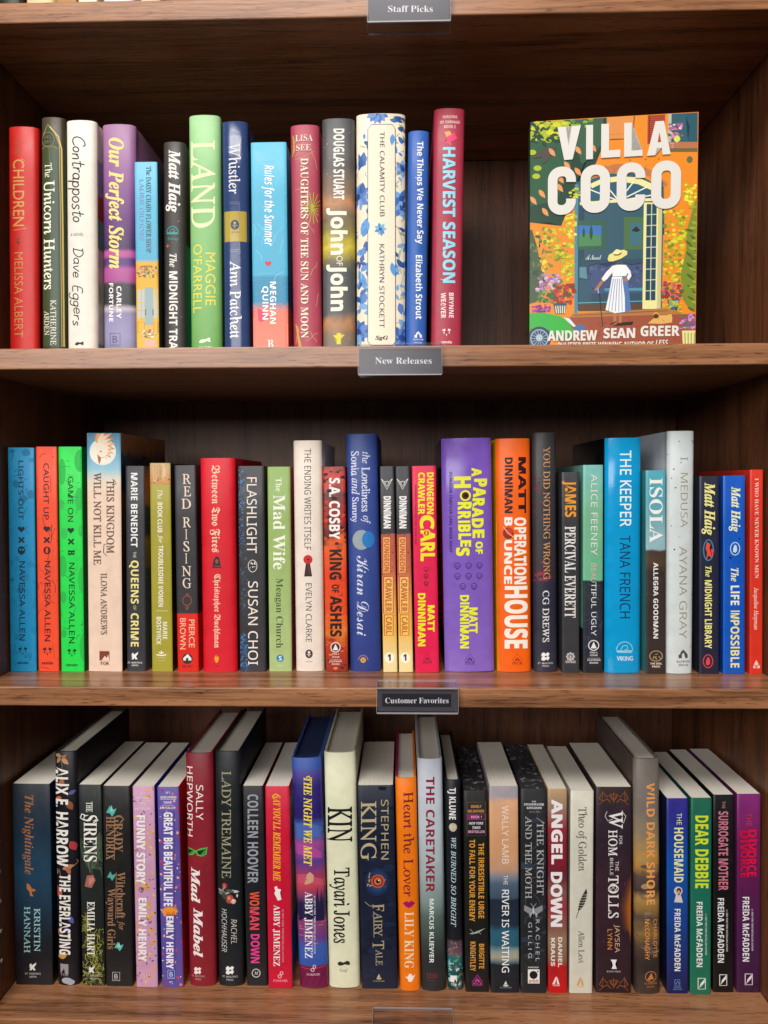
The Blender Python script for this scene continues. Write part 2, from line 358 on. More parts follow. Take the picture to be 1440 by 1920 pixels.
def make_pages(parent, hard, w, h, d, t, y1, mat, top_els=None):
    a, b = (0.0032, 0.0035) if hard else (0.0002, 0.0006)
    x = w / 2 - t - 0.0001; yf = y1 + t + (0.0015 if hard else 0.0002)
    bm = bmesh.new(); pr = []
    for i in range(13):                        # rounded back of the text block
        u = -1 + i / 6; pr.append((u * x, (yf - 0.0016 + 0.0022 * u * u if hard else yf - 0.0005)))
    pr += [(x, d - b), (-x, d - b)]
    lo = [bm.verts.new((px, py, a)) for px, py in pr]; hi = [bm.verts.new((px, py, h - a)) for px, py in pr]
    bm.faces.new(hi); bm.faces.new(lo[::-1])
    for i in range(len(pr)): j = (i + 1) % len(pr); bm.faces.new([lo[i], lo[j], hi[j], hi[i]])
    bmesh.ops.recalc_face_normals(bm, faces=bm.faces[:])
    me = bpy.data.meshes.new('page_block'); bm.to_mesh(me); bm.free(); me.materials.append(mat)
    return link('page_block', me, parent)

def book(kind, crop, quad, cover, label, parts, gloss=0.42, left=None, right=None, pages='eae4d6', Y=None, depth=None, lift=0.0):
    ox, oy, k = CROP[crop]; row = crop[0]; hard = kind == 'h'; zs = SHELF[row]
    xtl, xtr, yt, xbl, xbr, yb = quad
    g = lambda x, y: (ox + x / k, oy + y / k)
    if Y is None: Y = on_z(*g((xbl + xbr) / 2, yb), zs).y
    A, B_ = on_y(*g(xtl, yt), Y), on_y(*g(xtr, yt), Y)
    Cc, D_ = on_y(*g(xbl, yb), Y), on_y(*g(xbr, yb), Y)
    top, bot = (A + B_) / 2, (Cc + D_) / 2
    slope = (top.x - bot.x) / (top.z - bot.z); lean = math.atan(slope)
    w = ((B_.x - A.x) + (D_.x - Cc.x)) / 2 * math.cos(lean); h = (top.z - zs) / math.cos(lean)
    bx = bot.x - slope * (bot.z - zs)
    d = depth or (0.155 if hard else 0.135)
    r = tag(empty('hardcover_book' if hard else 'paperback_book', (bx, Y, zs + abs(math.sin(lean)) * w / 2 + 0.0002 + lift)), label, 'book', GROUP[row])
    r.rotation_euler = (0, lean, 0)
    mats = [cover_mat(cover, gloss), cover_mat(left or cover, gloss), cover_mat(right or cover, gloss)]
    _, surf, t, y1 = make_cover(r, hard, w, h, d, mats)
    make_pages(r, hard, w, h, d, t, y1, page_mat(pages))
    zb = bot.z - zs
    def fmap(x, y):
        v = (y - yt) / (yb - yt); xl, xr = xtl + v * (xbl - xtl), xtr + v * (xbr - xtr)
        return ((x - xl) / (xr - xl) - 0.5) * w, h + v * (zb - h)
    cuts = [w * (i / 14 - 0.5) for i in range(1, 14)] if hard else None
    depth_ = 0.00006
    for nm in sorted(parts, key=lambda n: n != 'cover_picture'):
        flat = []
        for e in parts[nm]: flat += e if isinstance(e, list) else [e]
        if not flat: continue
        _, used = print_mesh(nm, flat, fmap, surf, r, gloss, cuts, depth_, w / 2 - (0.0001 if hard else 0.0004), h - 0.0006)
        if nm == 'cover_picture': depth_ = used
    return r
# publishers' small marks
def ace(x, y, s, c): return [Ln(c, s * .07, (x - s, y + s * .45), (x, y - s), (x + s, y + s * .45)), P(c, (x - s * .5, y + s * .45), (x - s * .05, y - s * .3), (x + s * .15, y + s * .1), (x + s * .3, y - s * .1), (x + s * .5, y + s * .45), (x + s * .25, y + s * .45), (x, y + s * .05), (x - s * .25, y + s * .45)), H('ACE', 's+10', c, x - s, x + s, y + s * 1.0, y + s * .58), Ln(c, s * .05, (x - s, y + s * 1.2), (x + s, y + s * 1.2))]
def griffin(x, y, s, c): return [P(c, (x - s, y + s), (x - s * .8, y + s * .5), (x - s, y), (x - s * .9, y - s * .8), (x - s * .5, y - s), (x - s * .3, y - s * .4), (x + s * .1, y - s * .7), (x + s, y - s * 1.3), (x + s * .8, y - s * .5), (x + s * .3, y + s * .1), (x + s * .7, y + s * .5), (x + s * .9, y + s * .1), (x + s * .8, y + s), (x + s * .1, y + s), (x - s * .1, y + s * .5), (x - s * .4, y + s))]
def smp(x, y, c, w=48, t2='PRESS', k=1): return [H("ST. MARTIN'S", 's+8', c, x - w, x + w, y + 6, y - 6), H(t2, 's+8', c, x - w * .45, x + w * .45, y + 26 * k, y + 14 * k)]
def dleaf(x, y, s, c): return [P(c, *[(x + dx * s + a * s, y + dy * s + b * s) for a, b in ((-.9, -.3), (-.4, -.6), (0, -.25), (.5, -.6), (.95, -.3), (.6, .4), (.1, .15), (-.35, .5), (-.95, .3))]) for dx, dy in ((0, -.45), (0, .45))]
def zando(x, y, c, yt): return [P(c, (x - 35, y - 12), (x - 12, y - 24), (x - 8, y - 6), (x - 20, y)), P(c, (x + 35, y - 14), (x + 14, y - 24), (x + 8, y - 8), (x + 22, y)), P(c, (x - 26, y + 6), (x - 14, y + 4), (x - 18, y + 22)), P(c, (x + 26, y + 4), (x + 16, y + 4), (x + 20, y + 22)), P(c, (x - 6, y + 20), (x + 6, y + 20), (x, y + 36)), H('zando', 'sb+6', c, x - 42, x + 42, yt, yt - 20)]
def house(x, y, s, c): return [P(c, (x - s, y + s * .8), (x - s, y + s * .1), (x - s * .6, y), (x - s * .5, y - s * .5), (x, y - s), (x + s * .5, y - s * .5), (x + s * .6, y), (x + s, y + s * .1), (x + s, y + s * .8), (x + s * .45, y + s * .8), (x + s * .45, y + s * .1), (x + s * .15, y - s * .35), (x - s * .3, y), (x - s * .3, y + s * .8))]
def bsq(x, y, s, c): return [Fr(c, s * .12, x - s, y - s * 1.25, x + s, y + s * 1.25), H('B', 's', c, x - s * .5, x + s * .5, y + s * .6, y - s * .75), Ln(c, s * .1, (x - s * .8, y + s), (x + s * .8, y + s))]
def tree_ring(x, y, r, c, dark): return [C(c, x, y, r), C(dark, x, y, r * .84), P(c, (x, y - r * .7), (x + r * .55, y + r * .55), (x - r * .55, y + r * .55))]
def torch(x, y, s, c, inner): return [C(c, x, y, s * .85, s), C(inner, x, y - s * .35, s * .3), Ln(inner, s * .14, (x, y - s * .3), (x, y + s * .7)), Ln(inner, s * .14, (x - s * .5, y + s * .1), (x, y + s * .3), (x + s * .5, y + s * .1))]
def penguin(x, y, rx, ry, c, w=6): return [Rg(c, w, x, y, rx, ry), P(c, (x - rx * .1, y - ry * .65), (x + rx * .35, y - ry * .45), (x + rx * .45, y + ry * .3), (x + rx * .1, y + ry * .65), (x - rx * .45, y + ry * .5), (x - rx * .4, y - ry * .1))]
def skull(x, y, s, c, w): return [Rg(c, w, x, y - s * .2, s, s * .85), Fr(c, w * .8, x - s * .45, y + s * .55, x + s * .45, y + s * .95), C(c, x - s * .4, y - s * .1, s * .2), C(c, x + s * .4, y - s * .1, s * .2)]
def ship(x, y, s, c): return [P(c, (x - s * .7, y + s * .35), (x, y - s), (x + s * .5, y + s * .35)), P(c, (x - s, y + s * .5), (x + s, y + s * .5), (x + s * .6, y + s), (x - s * .6, y + s))]
def aform(x, y, s, c): return [P(c, (x - s, y + s), (x - s * .1, y - s), (x + s * .35, y - s), (x + s * .05, y - s * .1), (x - s * .35, y + s)), P(c, (x + s * .2, y - s * .3), (x + s * .45, y - s * .8), (x + s * .95, y + s), (x + s * .3, y + s))]
def infin(x, y, s, c): return [Rg(c, s * .22, x + s * .3, y - s * .5, s * .42, s * .5), Rg(c, s * .22, x - s * .25, y + s * .5, s * .5, s * .5)]
def viking(x, y, r, c, w): return [Ln(c, w, *[(x - r * math.cos(a * math.pi / 12), y - r * math.sin(a * math.pi / 12)) for a in range(13)]), Ln(c, w * 2, (x - r, y + r * .15), (x + r, y + r * .15)), Ln(c, w, (x - r * .5, y), (x - r * .2, y - r * .5), (x + r * .3, y - r * .55), (x + r * .4, y - r * .1), (x, y)), Ln(c, w, (x - r * .9, y + r * .3), (x + r * .9, y + r * .35))]
def quill(x, y, c): return [Fr(c, 5, x - 23, y - 35, x + 23, y + 35), P(c, (x - 14, y + 26), (x - 8, y), (x + 20, y - 33), (x + 18, y - 8), (x - 2, y + 14)), Ln(c, 3, (x - 18, y + 28), (x + 12, y - 12))]
def bird(x, y, s, c): return [P(c, (x - s, y - s * .2), (x - s * .3, y - s * .4), (x - s * .1, y - s), (x + s * .3, y - s * .2), (x + s, y), (x + s * .4, y + s * .3), (x + s * .1, y + s), (x - s * .2, y + s * .3))]
def rosebit(x, y, s, c): return [Rg(c, 5, x, y, s), C(c, x, y, s * .55)]

# ---------------------------------------------------------------- upper shelf
book('h', 'ta', (50, 278, 195, 57, 286, 1880), 'c8201a', 'bright red spine with thin gold lettering, against the left side panel of the bookcase', {
    'title': [T('THE', 's', 'a0602c', 272, 400, 118, 156), T('CHILDREN', 's+6', 'd09850', 445, 955, 98, 186), Ln('d89858', 4, (160, 440), (190, 455), (170, 478)), Ln('d89858', 4, (185, 965), (205, 972), (100, 985)), Ln('b07840', 3, (75, 850), (90, 845), (95, 900))],
    'cover_picture': [bird(137, 1080, 24, '6a3a20'), Lf('7a4424', 120, 1045, 40, 16, 20)],
    'author_name': [T('MELISSA ALBERT', 's-6', 'c88c48', 1155, 1810, 108, 176)]}, Y=0.054)
book('h', 'ta', (303, 486, 122, 312, 492, 1880), [(0, '4a3e2c'), (.1, '3a3828'), (.2, '38442c'), (.75, '36502f'), (.9, '2c3c28'), .08], 'dark green spine with gold arch lines and white serif lettering', {
    'cover_picture': [P('3e4a2a', (312, 330), (330, 260), (368, 180), (420, 250), (446, 330), (452, 1880), (322, 1880)), P('47584a', (386, 350), (440, 350), (450, 1880), (386, 1880)), Ln('c0a468', 5, (308, 340), (330, 250), (365, 178), (420, 245), (452, 330), (463, 1200), (470, 1880)), Ln('dcc070', 9, (380, 195), (445, 270), (466, 360), (474, 1000), (482, 1880)), Ln('a89058', 4, (316, 360), (345, 342), (375, 352), (405, 342), (440, 360)), Ln('8a8a5c', 3, (376, 352), (382, 480)), C('2e3a24', 366, 292, 50, 52), Rg('8a8a5c', 4, 366, 292, 50, 52)],
    'publisher_mark': [H('DEL', 'n', '7c7c54', 335, 398, 285, 262), H('REY', 'n', '7c7c54', 335, 398, 322, 299)],
    'title': [T('The', 'r', 'f0ecd8', 472, 582, 342, 396), T('Unicorn Hunters', 'r+6', 'f4f0dc', 605, 1440, 334, 418)],
    'author_name': [T('KATHERINE', 'r', 'e8e4d0', 1520, 1870, 388, 430), T('ARDEN', 'r', 'e8e4d0', 1605, 1792, 336, 378)]}, Y=0.052)
book('h', 'ta', (494, 726, 146, 508, 736, 1880), 'ece5d8', 'white spine with loose black handwriting, beside the dark green book', {
    'title': [W_('Contrapposto', '1c1a1c', 9, 262, 925, 555, 648)],
    'tagline': [H('A NOVEL', 'si', '2c2828', 535, 640, 1028, 1006)],
    'author_name': [W_('Dave Eggers', '1c1a1c', 7.5, 1115, 1720, 560, 634)],
    'publisher_mark': [P('2a2626', (570, 1862), (590, 1845), (615, 1850), (640, 1840), (630, 1862), (640, 1872), (610, 1862), (585, 1874))]}, Y=0.044,
    right=[(0, 'e4dccc'), (.15, 'd8d0c4'), (.155, 'a8a0b8'), (.3, 'a8a0b8'), (.305, 'c85840'), (.405, 'c05038'), (.41, '8aa8a0'), (.53, '86a098'), (.54, 'e6ded0'), (.94, 'e6ded0'), (.945, '9898b8'), (1, '9898b8')])
book('h', 'ta', (774, 1022, 176, 781, 1038, 1880), [(0, 'a878a0'), (.22, '94609a'), (.4, '6a3e7c'), (.53, '44305e'), (.545, 'c4589c'), (.565, 'b4549a'), (.575, '58387c'), (.6, '5c3a80'), (.62, 'b8569c'), (.67, 'a85090'), (.685, '3a3a40'), (.77, '36383e'), (.79, 'c8bcc8'), (.81, '8e88b0'), (.9, '9894bc'), (1, '8884a8'), .012], 'purple and pink sunset spine with yellow brush script title', {
    'title': [T('Our Perfect Storm', 'bi+14', 'f2dc84', 280, 1280, 835, 945)],
    'author_name': [T('CARLEY', 'sb+4', 'f0ecec', 1415, 1665, 893, 930), T('FORTUNE', 'sb+4', 'f0ecec', 1390, 1688, 832, 866)],
    'publisher_mark': [bsq(880, 1828, 40, '5c5878')]}, Y=0.055)
book('p', 'tb', (48, 222, 465, 66, 236, 1880), [(0, '6abede'), (.5, '56b0d2'), (.52, 'e8b02c'), (1, 'e4b840')], 'thin sky blue spine with a yellow flower shop front, shorter than its neighbours', {
    'cover_picture': [Q('f0c838', 55, 1205, 240, 1225), Ln('c89020', 4, (60, 1228), (225, 1226)), P('a86c20', (60, 1350), (62, 1290), (100, 1258), (180, 1255), (222, 1285), (225, 1350)), many(4, 90, 62, 1262, 222, 1348, ['4a7a44', '7aa060', 'c86878', 'e8c0b8', '2f5a38', 'd89848'], 'dot', 4, 9), Q('d88838', 58, 1352, 230, 1370), Q('d888a0', 58, 1385, 230, 1412),
        Q('e8b43c', 60, 1420, 232, 1880), Q('98b0b4', 130, 1422, 190, 1712), Q('b8c4c0', 74, 1440, 128, 1660), Q('b8c4c0', 196, 1440, 226, 1660), Ln('e0a828', 5, (100, 1430), (104, 1670)), Ln('e0a828', 4, (72, 1540), (130, 1540)), Ln('e0a828', 4, (72, 1600), (130, 1600)), Ln('e0a828', 4, (194, 1540), (230, 1540)), Ln('604830', 6, (136, 1590), (136, 1640)), Ln('604830', 6, (192, 1590), (192, 1640)), Fr('b88824', 4, 76, 1690, 126, 1770), Fr('b88824', 4, 198, 1690, 228, 1770), Q('e8c870', 66, 1790, 240, 1880), Q('e8b0a8', 130, 1830, 210, 1880), many(9, 40, 110, 1750, 215, 1815, ['f0e8d8', 'c89058', '7a9860', 'e8b8a8', '98684c'], 'dot', 5, 13)],
    'title': [T('The DAISY CHAIN FLOWER SHOP', 'r', '4c6a68', 500, 1158, 140, 176)],
    'author_name': [T('LAURIE GILMORE', 's', '8aa6d2', 600, 1062, 86, 120)]}, Y=0.05, right='3c4450')
book('h', 'tb', (260, 432, 310, 270, 436, 1880), '3c3836', 'charcoal spine with white script and a small teal ship mark', {
    'title': [T('The', 'bi+6', 'e8e4dc', 1165, 1268, 318, 372), T('MIDNIGHT TRAIN', 'sb+2', 'f0ece4', 1300, 1985, 315, 378)],
    'author_name': [T('Matt Haig', 'bi+16', 'f2eee6', 372, 850, 312, 398)],
    'cover_picture': [Lf('c86840', 285, 1105, 34, 9, 0), Lf('c86840', 302, 1088, 34, 9, 90), C('c87850', 385, 916, 5), Lf('b06848', 405, 1640, 18, 5, 90)],
    'publisher_mark': [viking(340, 1000, 44, '3a9a94', 6), H('Viking', 'sc', '3a9a94', 298, 386, 1060, 1034)]}, Y=0.058,
    right=[(0, '3a2420'), (.2, '5a3024'), (.3, '3a2420'), (.46, '2c2220'), (.47, '1c8a78'), (1, '14806c'), .02])
book('h', 'tb', (456, 700, 105, 478, 712, 1880), [(0, 'a4d498'), (.3, '92c884'), (.7, '84bc70'), (1, '6aa854'), .05], 'wide pale green spine with large cream serif capitals', {
    'title': [T('LAND', 'r+4', 'e8efbc', 296, 965, 482, 664)],
    'author_name': [T('MAGGIE', 's', 'e6dc54', 1155, 1562, 594, 668), T("O'FARRELL", 's', 'e6dc54', 1090, 1620, 498, 566)],
    'publisher_mark': [P('f0f4e4', (545, 1840), (560, 1826), (600, 1822), (618, 1810), (632, 1816), (622, 1830), (635, 1846), (606, 1838), (575, 1850), (548, 1852)), H('KNOPF', 's+4', 'e8f0dc', 545, 638, 1906, 1878)]}, Y=0.05)
book('h', 'tb', (712, 912, 152, 735, 926, 1880), '324674', 'glossy navy spine with a gold square band and white serif lettering', {
    'cover_picture': [Q('b8a044', 700, 838, 940, 1070), Ln('9098b0', 3, (775, 236), (856, 236)), Ln('9098b0', 3, (775, 250), (856, 250)), Ln('9098b0', 3, (775, 768), (858, 768)), Ln('9098b0', 3, (775, 782), (858, 782)), Ln('8890a0', 3, (850, 782), (856, 1130)), Ln('9098b0', 3, (782, 1132), (862, 1132)), Ln('9098b0', 3, (782, 1146), (862, 1146))],
    'publisher_mark': [torch(818, 942, 38, '2c3c64', 'b8a044'), Ln('6c6038', 5, (790, 998), (848, 998))],
    'title': [T('Whistler', 'r+2', 'e8e8ec', 318, 705, 772, 856)],
    'author_name': [T('Ann Patchett', 'r+2', 'e8e8ec', 1220, 1815, 782, 862)]}, gloss=0.14, Y=0.05)
book('p', 'tc', (42, 312, 314, 60, 330, 1880), [(0, '58bcdc'), (.62, '4cb0d4'), (.63, '3c94bc'), (.745, '3490b8'), (.79, 'f0806c'), (1, 'f48a74')], 'turquoise paperback spine with a coral foot and a tiny red heart', {
    'cover_picture': [many(12, 26, 50, 340, 320, 1340, ['7cd0ea', '84d4ec'], 'line', 60, 160, 4), many(13, 160, 50, 1370, 325, 1620, ['2c80a8', '54a8c8'], 'dot', 2, 4), P('f07c68', (40, 1560), (120, 1580), (220, 1640), (345, 1656), (345, 1890), (40, 1890)), P('d8486c', (45, 1562), (110, 1590), (190, 1650), (120, 1690), (50, 1650)), P('f49884', (60, 1760), (330, 1700), (340, 1860), (60, 1880)), HT('d83848', 175, 1240, 26)],
    'title': [T('Rules for the Summer', 'sbi-2', 'f4f6f4', 490, 1105, 148, 218)],
    'author_name': [T('MEGHAN', 'sb', 'f4f4f0', 1380, 1705, 190, 236), T('QUINN', 'sb', 'f4f4f0', 1415, 1672, 132, 176)],
    'publisher_mark': [H('B', 'b', 'f4ece4', 170, 216, 1892, 1828)]}, Y=0.052)
book('h', 'tc', (343, 560, 180, 364, 586, 1880), 'b04458', 'rose red spine with cream serif capitals and a yellow-green firework', {
    'cover_picture': [[Ln('b8b838', 5, (515, 815), (515 + 85 * math.cos(a), 815 + 120 * math.sin(a))) for a in [i * .37 for i in range(17)]], [Ln('d8a868', 3, *[(x0 + dx * t * 8, y0 + dy * t * 8 + 12 * math.sin(t * s)) for t in range(7)]) for x0, y0, dx, dy, s in ((375, 420, 2, -3, 1), (380, 440, 3, -1, .7), (500, 360, 1, 3, 1.3), (430, 640, -1, 1, .8), (480, 920, 1, 2, .9), (550, 1230, -1, 2, 1.1), (540, 1570, .4, -2, .9), (400, 1720, -.3, 3, .8), (460, 1830, 2, -1, 1), (500, 1760, 1, 2, .9))], [Ln('c8a048', 6, (385 + i * 8, 1700 + i * 14), (395 + i * 3, 1780), (410 + i * 6, 1880)) for i in range(4)], [Lf('b8a040', 360 + i * 6, 250 + 25 * i, 80, 12, 75 + i * 9) for i in range(5)]],
    'author_name': [H('LISA', 'b-4', 'f0dcc8', 384, 516, 306, 258), H('SEE', 'b-4', 'f0dcc8', 390, 500, 378, 332)],
    'title': [T('DAUGHTERS OF THE SUN AND MOON', 'b+4', 'f4e6cc', 435, 1815, 426, 482)]}, Y=0.05)
book('h', 'tc', (584, 834, 130, 594, 838, 1880), [(0, '4c4e50'), (.2, '5a5654'), (.31, '8a705c'), (.35, 'c48a60'), (.41, '7a6a58'), (.47, '8a8048'), (.54, 'd8c43c'), (.6, '7a7450'), (.64, '55585a'), (.82, '5a5c5c'), (.87, 'b88458'), (.91, '8a7460'), (1, '77746a'), .11], 'stormy grey spine with a yellow sunset glow and chunky white title', {
    'author_name': [T('DOUGLAS STUART', 'sb+8', 'f0eee6', 210, 750, 676, 758)],
    'title': [T('John', 'sb+16', 'f4f0dc', 812, 1172, 655, 776), T('OF', 's+8', 'e8e4d0', 1180, 1256, 698, 746), T('John', 'sb+16', 'f4f0dc', 1246, 1606, 655, 776)],
    'publisher_mark': [P('e4d43c', (672, 1790), (700, 1792), (700, 1775), (732, 1775), (732, 1790), (762, 1788), (732, 1820), (732, 1862), (700, 1862), (700, 1822))],
    'cover_picture': [many(31, 30, 600, 150, 830, 1880, ['c0b8a8', '9c948a'], 'dot', 1.5, 4)]}, Y=0.05)
book('h', 'td', (68, 452, 93, 82, 444, 1880), 'efe3ca', 'broad cream spine with blue flowers around a long outlined title panel', {
    'cover_picture': [flower('4a78c0', '6a98d8', '2c4890', 75, 720, 110, 10), flower('5a84c8', '3c62ac', '2c4890', 90, 1760, 95, 12), flower('4a78c0', '6a98d8', '2c4890', 235, 80, 95, 14), flower('4a78c0', '7aa4dc', '26407e', 425, 780, 120, 9), flower('5a84c8', '3c62ac', '2c4890', 420, 1810, 100, 12), flower('6a88b8', '8ab0dc', '2c4890', 430, 510, 70, 8),
        [Lf(c, x, y, l, w, a) for c, x, y, l, w, a in (('4a82c8', 150, 480, 110, 70, 205), ('3a6cb4', 90, 520, 130, 60, 270), ('5a9ad8', 170, 880, 150, 60, 115), ('4a8acc', 120, 1030, 90, 40, 300), ('5898d4', 150, 1440, 170, 60, 250), ('4a82c8', 155, 1470, 110, 70, 130), ('6aa8dc', 350, 250, 110, 55, 80), ('4a8acc', 345, 320, 90, 45, 60), ('5a9ad8', 360, 1220, 130, 60, 85), ('4a8acc', 335, 1280, 80, 40, 30), ('5a80c8', 400, 1540, 110, 60, 70), ('40509c', 150, 1060, 100, 40, 95), ('40509c', 85, 1210, 70, 40, 80), ('c8b878', 95, 330, 60, 14, 20), ('b8ac68', 400, 170, 90, 24, 40), ('a8b898', 410, 1120, 120, 16, 100))],
        [Ln('8a9a8a', 4, (395, 960), (430, 1080), (400, 1200), (440, 1300), (410, 1420), (440, 1500))], [Ln('3a5690', 3, (x, y), (x + 40 * math.cos(a), y + 40 * math.sin(a))) for x, y, a in ((150, 460, 3.6), (160, 930, 2), (150, 1400, 4.2), (350, 300, 1.3), (365, 1260, 1.5))],
        many(301, 34, 74, 240, 160, 1860, ['3c6cb4', '5a8ed0', '7aa8dc', '2c5498'], 'leaf', 40, 100, .5), many(302, 34, 380, 130, 450, 1860, ['3c6cb4', '5a8ed0', '7aa8dc', '2c5498'], 'leaf', 40, 100, .5), many(303, 16, 380, 130, 450, 1860, ['c8c090', 'a8a878'], 'leaf', 30, 70, .3), many(304, 40, 70, 240, 450, 1860, ['2c4480'], 'line', 24, 60, 3),
        P('f1e6ce', (190, 178), (350, 178), (374, 210), (372, 1840), (350, 1872), (190, 1872), (164, 1840), (160, 210)), Ln('3c4460', 5, (190, 178), (350, 178), (374, 210), (372, 1840), (350, 1872), (190, 1872), (164, 1840), (160, 210), (190, 178)), Lf('5a9ad8', 355, 250, 90, 40, 95), Lf('5a9ad8', 345, 1230, 110, 44, 80), Lf('5a9ad8', 150, 900, 90, 40, 80), flower('4a8ac0', '7ab4dc', '2c5890', 258, 975, 50, 7), Lf('4a8ac0', 262, 985, 46, 20, 80)],
    'title': [T('THE CALAMITY CLUB', 'n', '4a4a54', 235, 880, 254, 290)],
    'author_name': [T('KATHRYN STOCKETT', 'n', '4a4a54', 1092, 1735, 251, 288)],
    'publisher_mark': [H('SgG', 'bi+10', '2c2a30', 220, 316, 1826, 1798)]}, Y=0.05)
book('h', 'td', (470, 636, 226, 456, 610, 1880), '2c60b4', 'plain mid-blue spine with white rounded lettering, second from the right end of its row', {
    'title': [T('The Things We Never Say', 'sb', 'f0f2f4', 308, 1090, 540, 588)], 'author_name': [T('Elizabeth Strout', 'sb', 'f0f2f4', 1176, 1668, 530, 578)],
    'publisher_mark': [house(548, 1790, 28, 'e0e6f0'), H('RANDOM', 's+10', 'd8e0ec', 512, 585, 1832, 1820), H('HOUSE', 's+10', 'd8e0ec', 520, 576, 1856, 1844)]}, Y=0.05)
book('h', 'td', (672, 904, 54, 648, 882, 1880), 'ac344a', 'tall raspberry spine with pale blue capitals and a pink bird, right end of its row', {
    'tagline': [H('SEASONS', 'sb', 'f0c8c4', 736, 848, 131, 110), H('OF CARNAGE', 'sb', 'f0c8c4', 716, 866, 170, 149), H('BOOK 2', 'sb', 'f0c8c4', 746, 834, 206, 184)],
    'cover_picture': [P('e8a860', (750, 235), (790, 228), (815, 270), (800, 300), (765, 275)), P('f04878', (770, 270), (815, 250), (822, 225), (832, 262), (850, 280), (820, 300), (790, 318), (745, 326), (770, 300)), P('f8b0a0', (785, 310), (800, 335), (790, 330))],
    'title': [T('HARVEST SEASON', 'sb+10', '96d8ec', 350, 1390, 738, 832), Ln('96d8ec', 5, (720, 1360), (790, 1385), (820, 1375))],
    'author_name': [T('BRYNNE', 'sb+6', 'f0dcdc', 1465, 1658, 784, 820), T('WEAVER', 'sb+6', 'f0dcdc', 1465, 1662, 722, 760)],
    'publisher_mark': [zando(765, 1765, 'f0dcdc', 1856)]}, Y=0.05)

# ---------------------------------------------------------------- middle shelf
dk = '14283c'
book('p', 'ma', (55, 248, 195, 77, 266, 1838), '1288ba', 'bright blue paperback spine with dark capitals and a skull symbol, left end of its shelf', {
    'cover_picture': [many(21, 22, 60, 200, 262, 1830, ['107aa8', '0f80b0', '0e7098'], 'blob', 18, 40, .9), many(22, 18, 60, 200, 262, 1830, ['0c5c84'], 'line', 30, 70, 4)],
    'title': [T('LIGHTS OUT', 'n+8', dk, 290, 720, 136, 172), HT(dk, 157, 790, 25), Ln(dk, 13, (138, 850), (178, 888)), Ln(dk, 13, (178, 850), (138, 888)), C(dk, 158, 945, 27, 30), C('1288ba', 150, 940, 7), C('1288ba', 170, 940, 7), P(dk, (148, 970), (168, 970), (158, 982))],
    'author_name': [T('NAVESSA ALLEN', 'n+8', dk, 1025, 1610, 143, 184)], 'publisher_mark': [zando(168, 1682, dk, 1784)]})
book('p', 'ma', (262, 414, 188, 282, 432, 1838), 'f04c28', 'orange-red paperback spine with dark capitals and thin scratchy lines, between blue and green', {
    'cover_picture': [many(23, 26, 265, 200, 430, 1830, ['8a3020', 'a83c24', '702818'], 'line', 50, 150, 4), many(24, 30, 265, 200, 430, 1830, ['b84028', '6c2c20'], 'dot', 2, 5)],
    'title': [T('CAUGHT UP', 'n+8', '2c1c20', 308, 720, 320, 358), HT('2c1c20', 343, 788, 25), Ln('2c1c20', 13, (324, 850), (364, 888)), Ln('2c1c20', 13, (364, 850), (324, 888)), C('2c1c20', 345, 945, 26, 28), C('f04c28', 345, 945, 9, 20)],
    'author_name': [T('NAVESSA ALLEN', 'n+8', '2c1c20', 1022, 1615, 329, 370)], 'publisher_mark': [zando(348, 1684, '2c1c20', 1786)]})
book('p', 'ma', (427, 598, 188, 452, 616, 1840), '1cdc4c', 'vivid green paperback spine with dark capitals and shadowy oval shapes', {
    'cover_picture': [[C(c, x, y, rx, ry) for c, x, y, rx, ry in (('22bc4a', 455, 370, 26, 95), ('22bc4a', 585, 290, 38, 80), ('38b858', 450, 610, 20, 36), ('22bc4a', 585, 570, 34, 80), ('28c04e', 470, 820, 24, 40), ('28c04e', 595, 800, 20, 44), ('22bc4a', 460, 1060, 30, 80), ('22bc4a', 605, 1160, 30, 100), ('24b64a', 465, 1290, 22, 45), ('22bc4a', 615, 1660, 32, 100), ('24b64a', 470, 1560, 20, 30))], many(25, 30, 440, 200, 615, 1830, ['189838', '128030'], 'line', 20, 70, 3)],
    'title': [T('GAME ON', 'n+8', '10301c', 405, 735, 499, 538), HT('10301c', 520, 798, 25), Ln('10301c', 13, (502, 862), (542, 900)), Ln('10301c', 13, (542, 862), (502, 900)), T('B', 'b+20', '10301c', 940, 980, 500, 548)],
    'author_name': [T('NAVESSA ALLEN', 'n+8', '10301c', 1035, 1630, 508, 548)], 'publisher_mark': [zando(528, 1695, '10301c', 1800)]}, right='12702c')
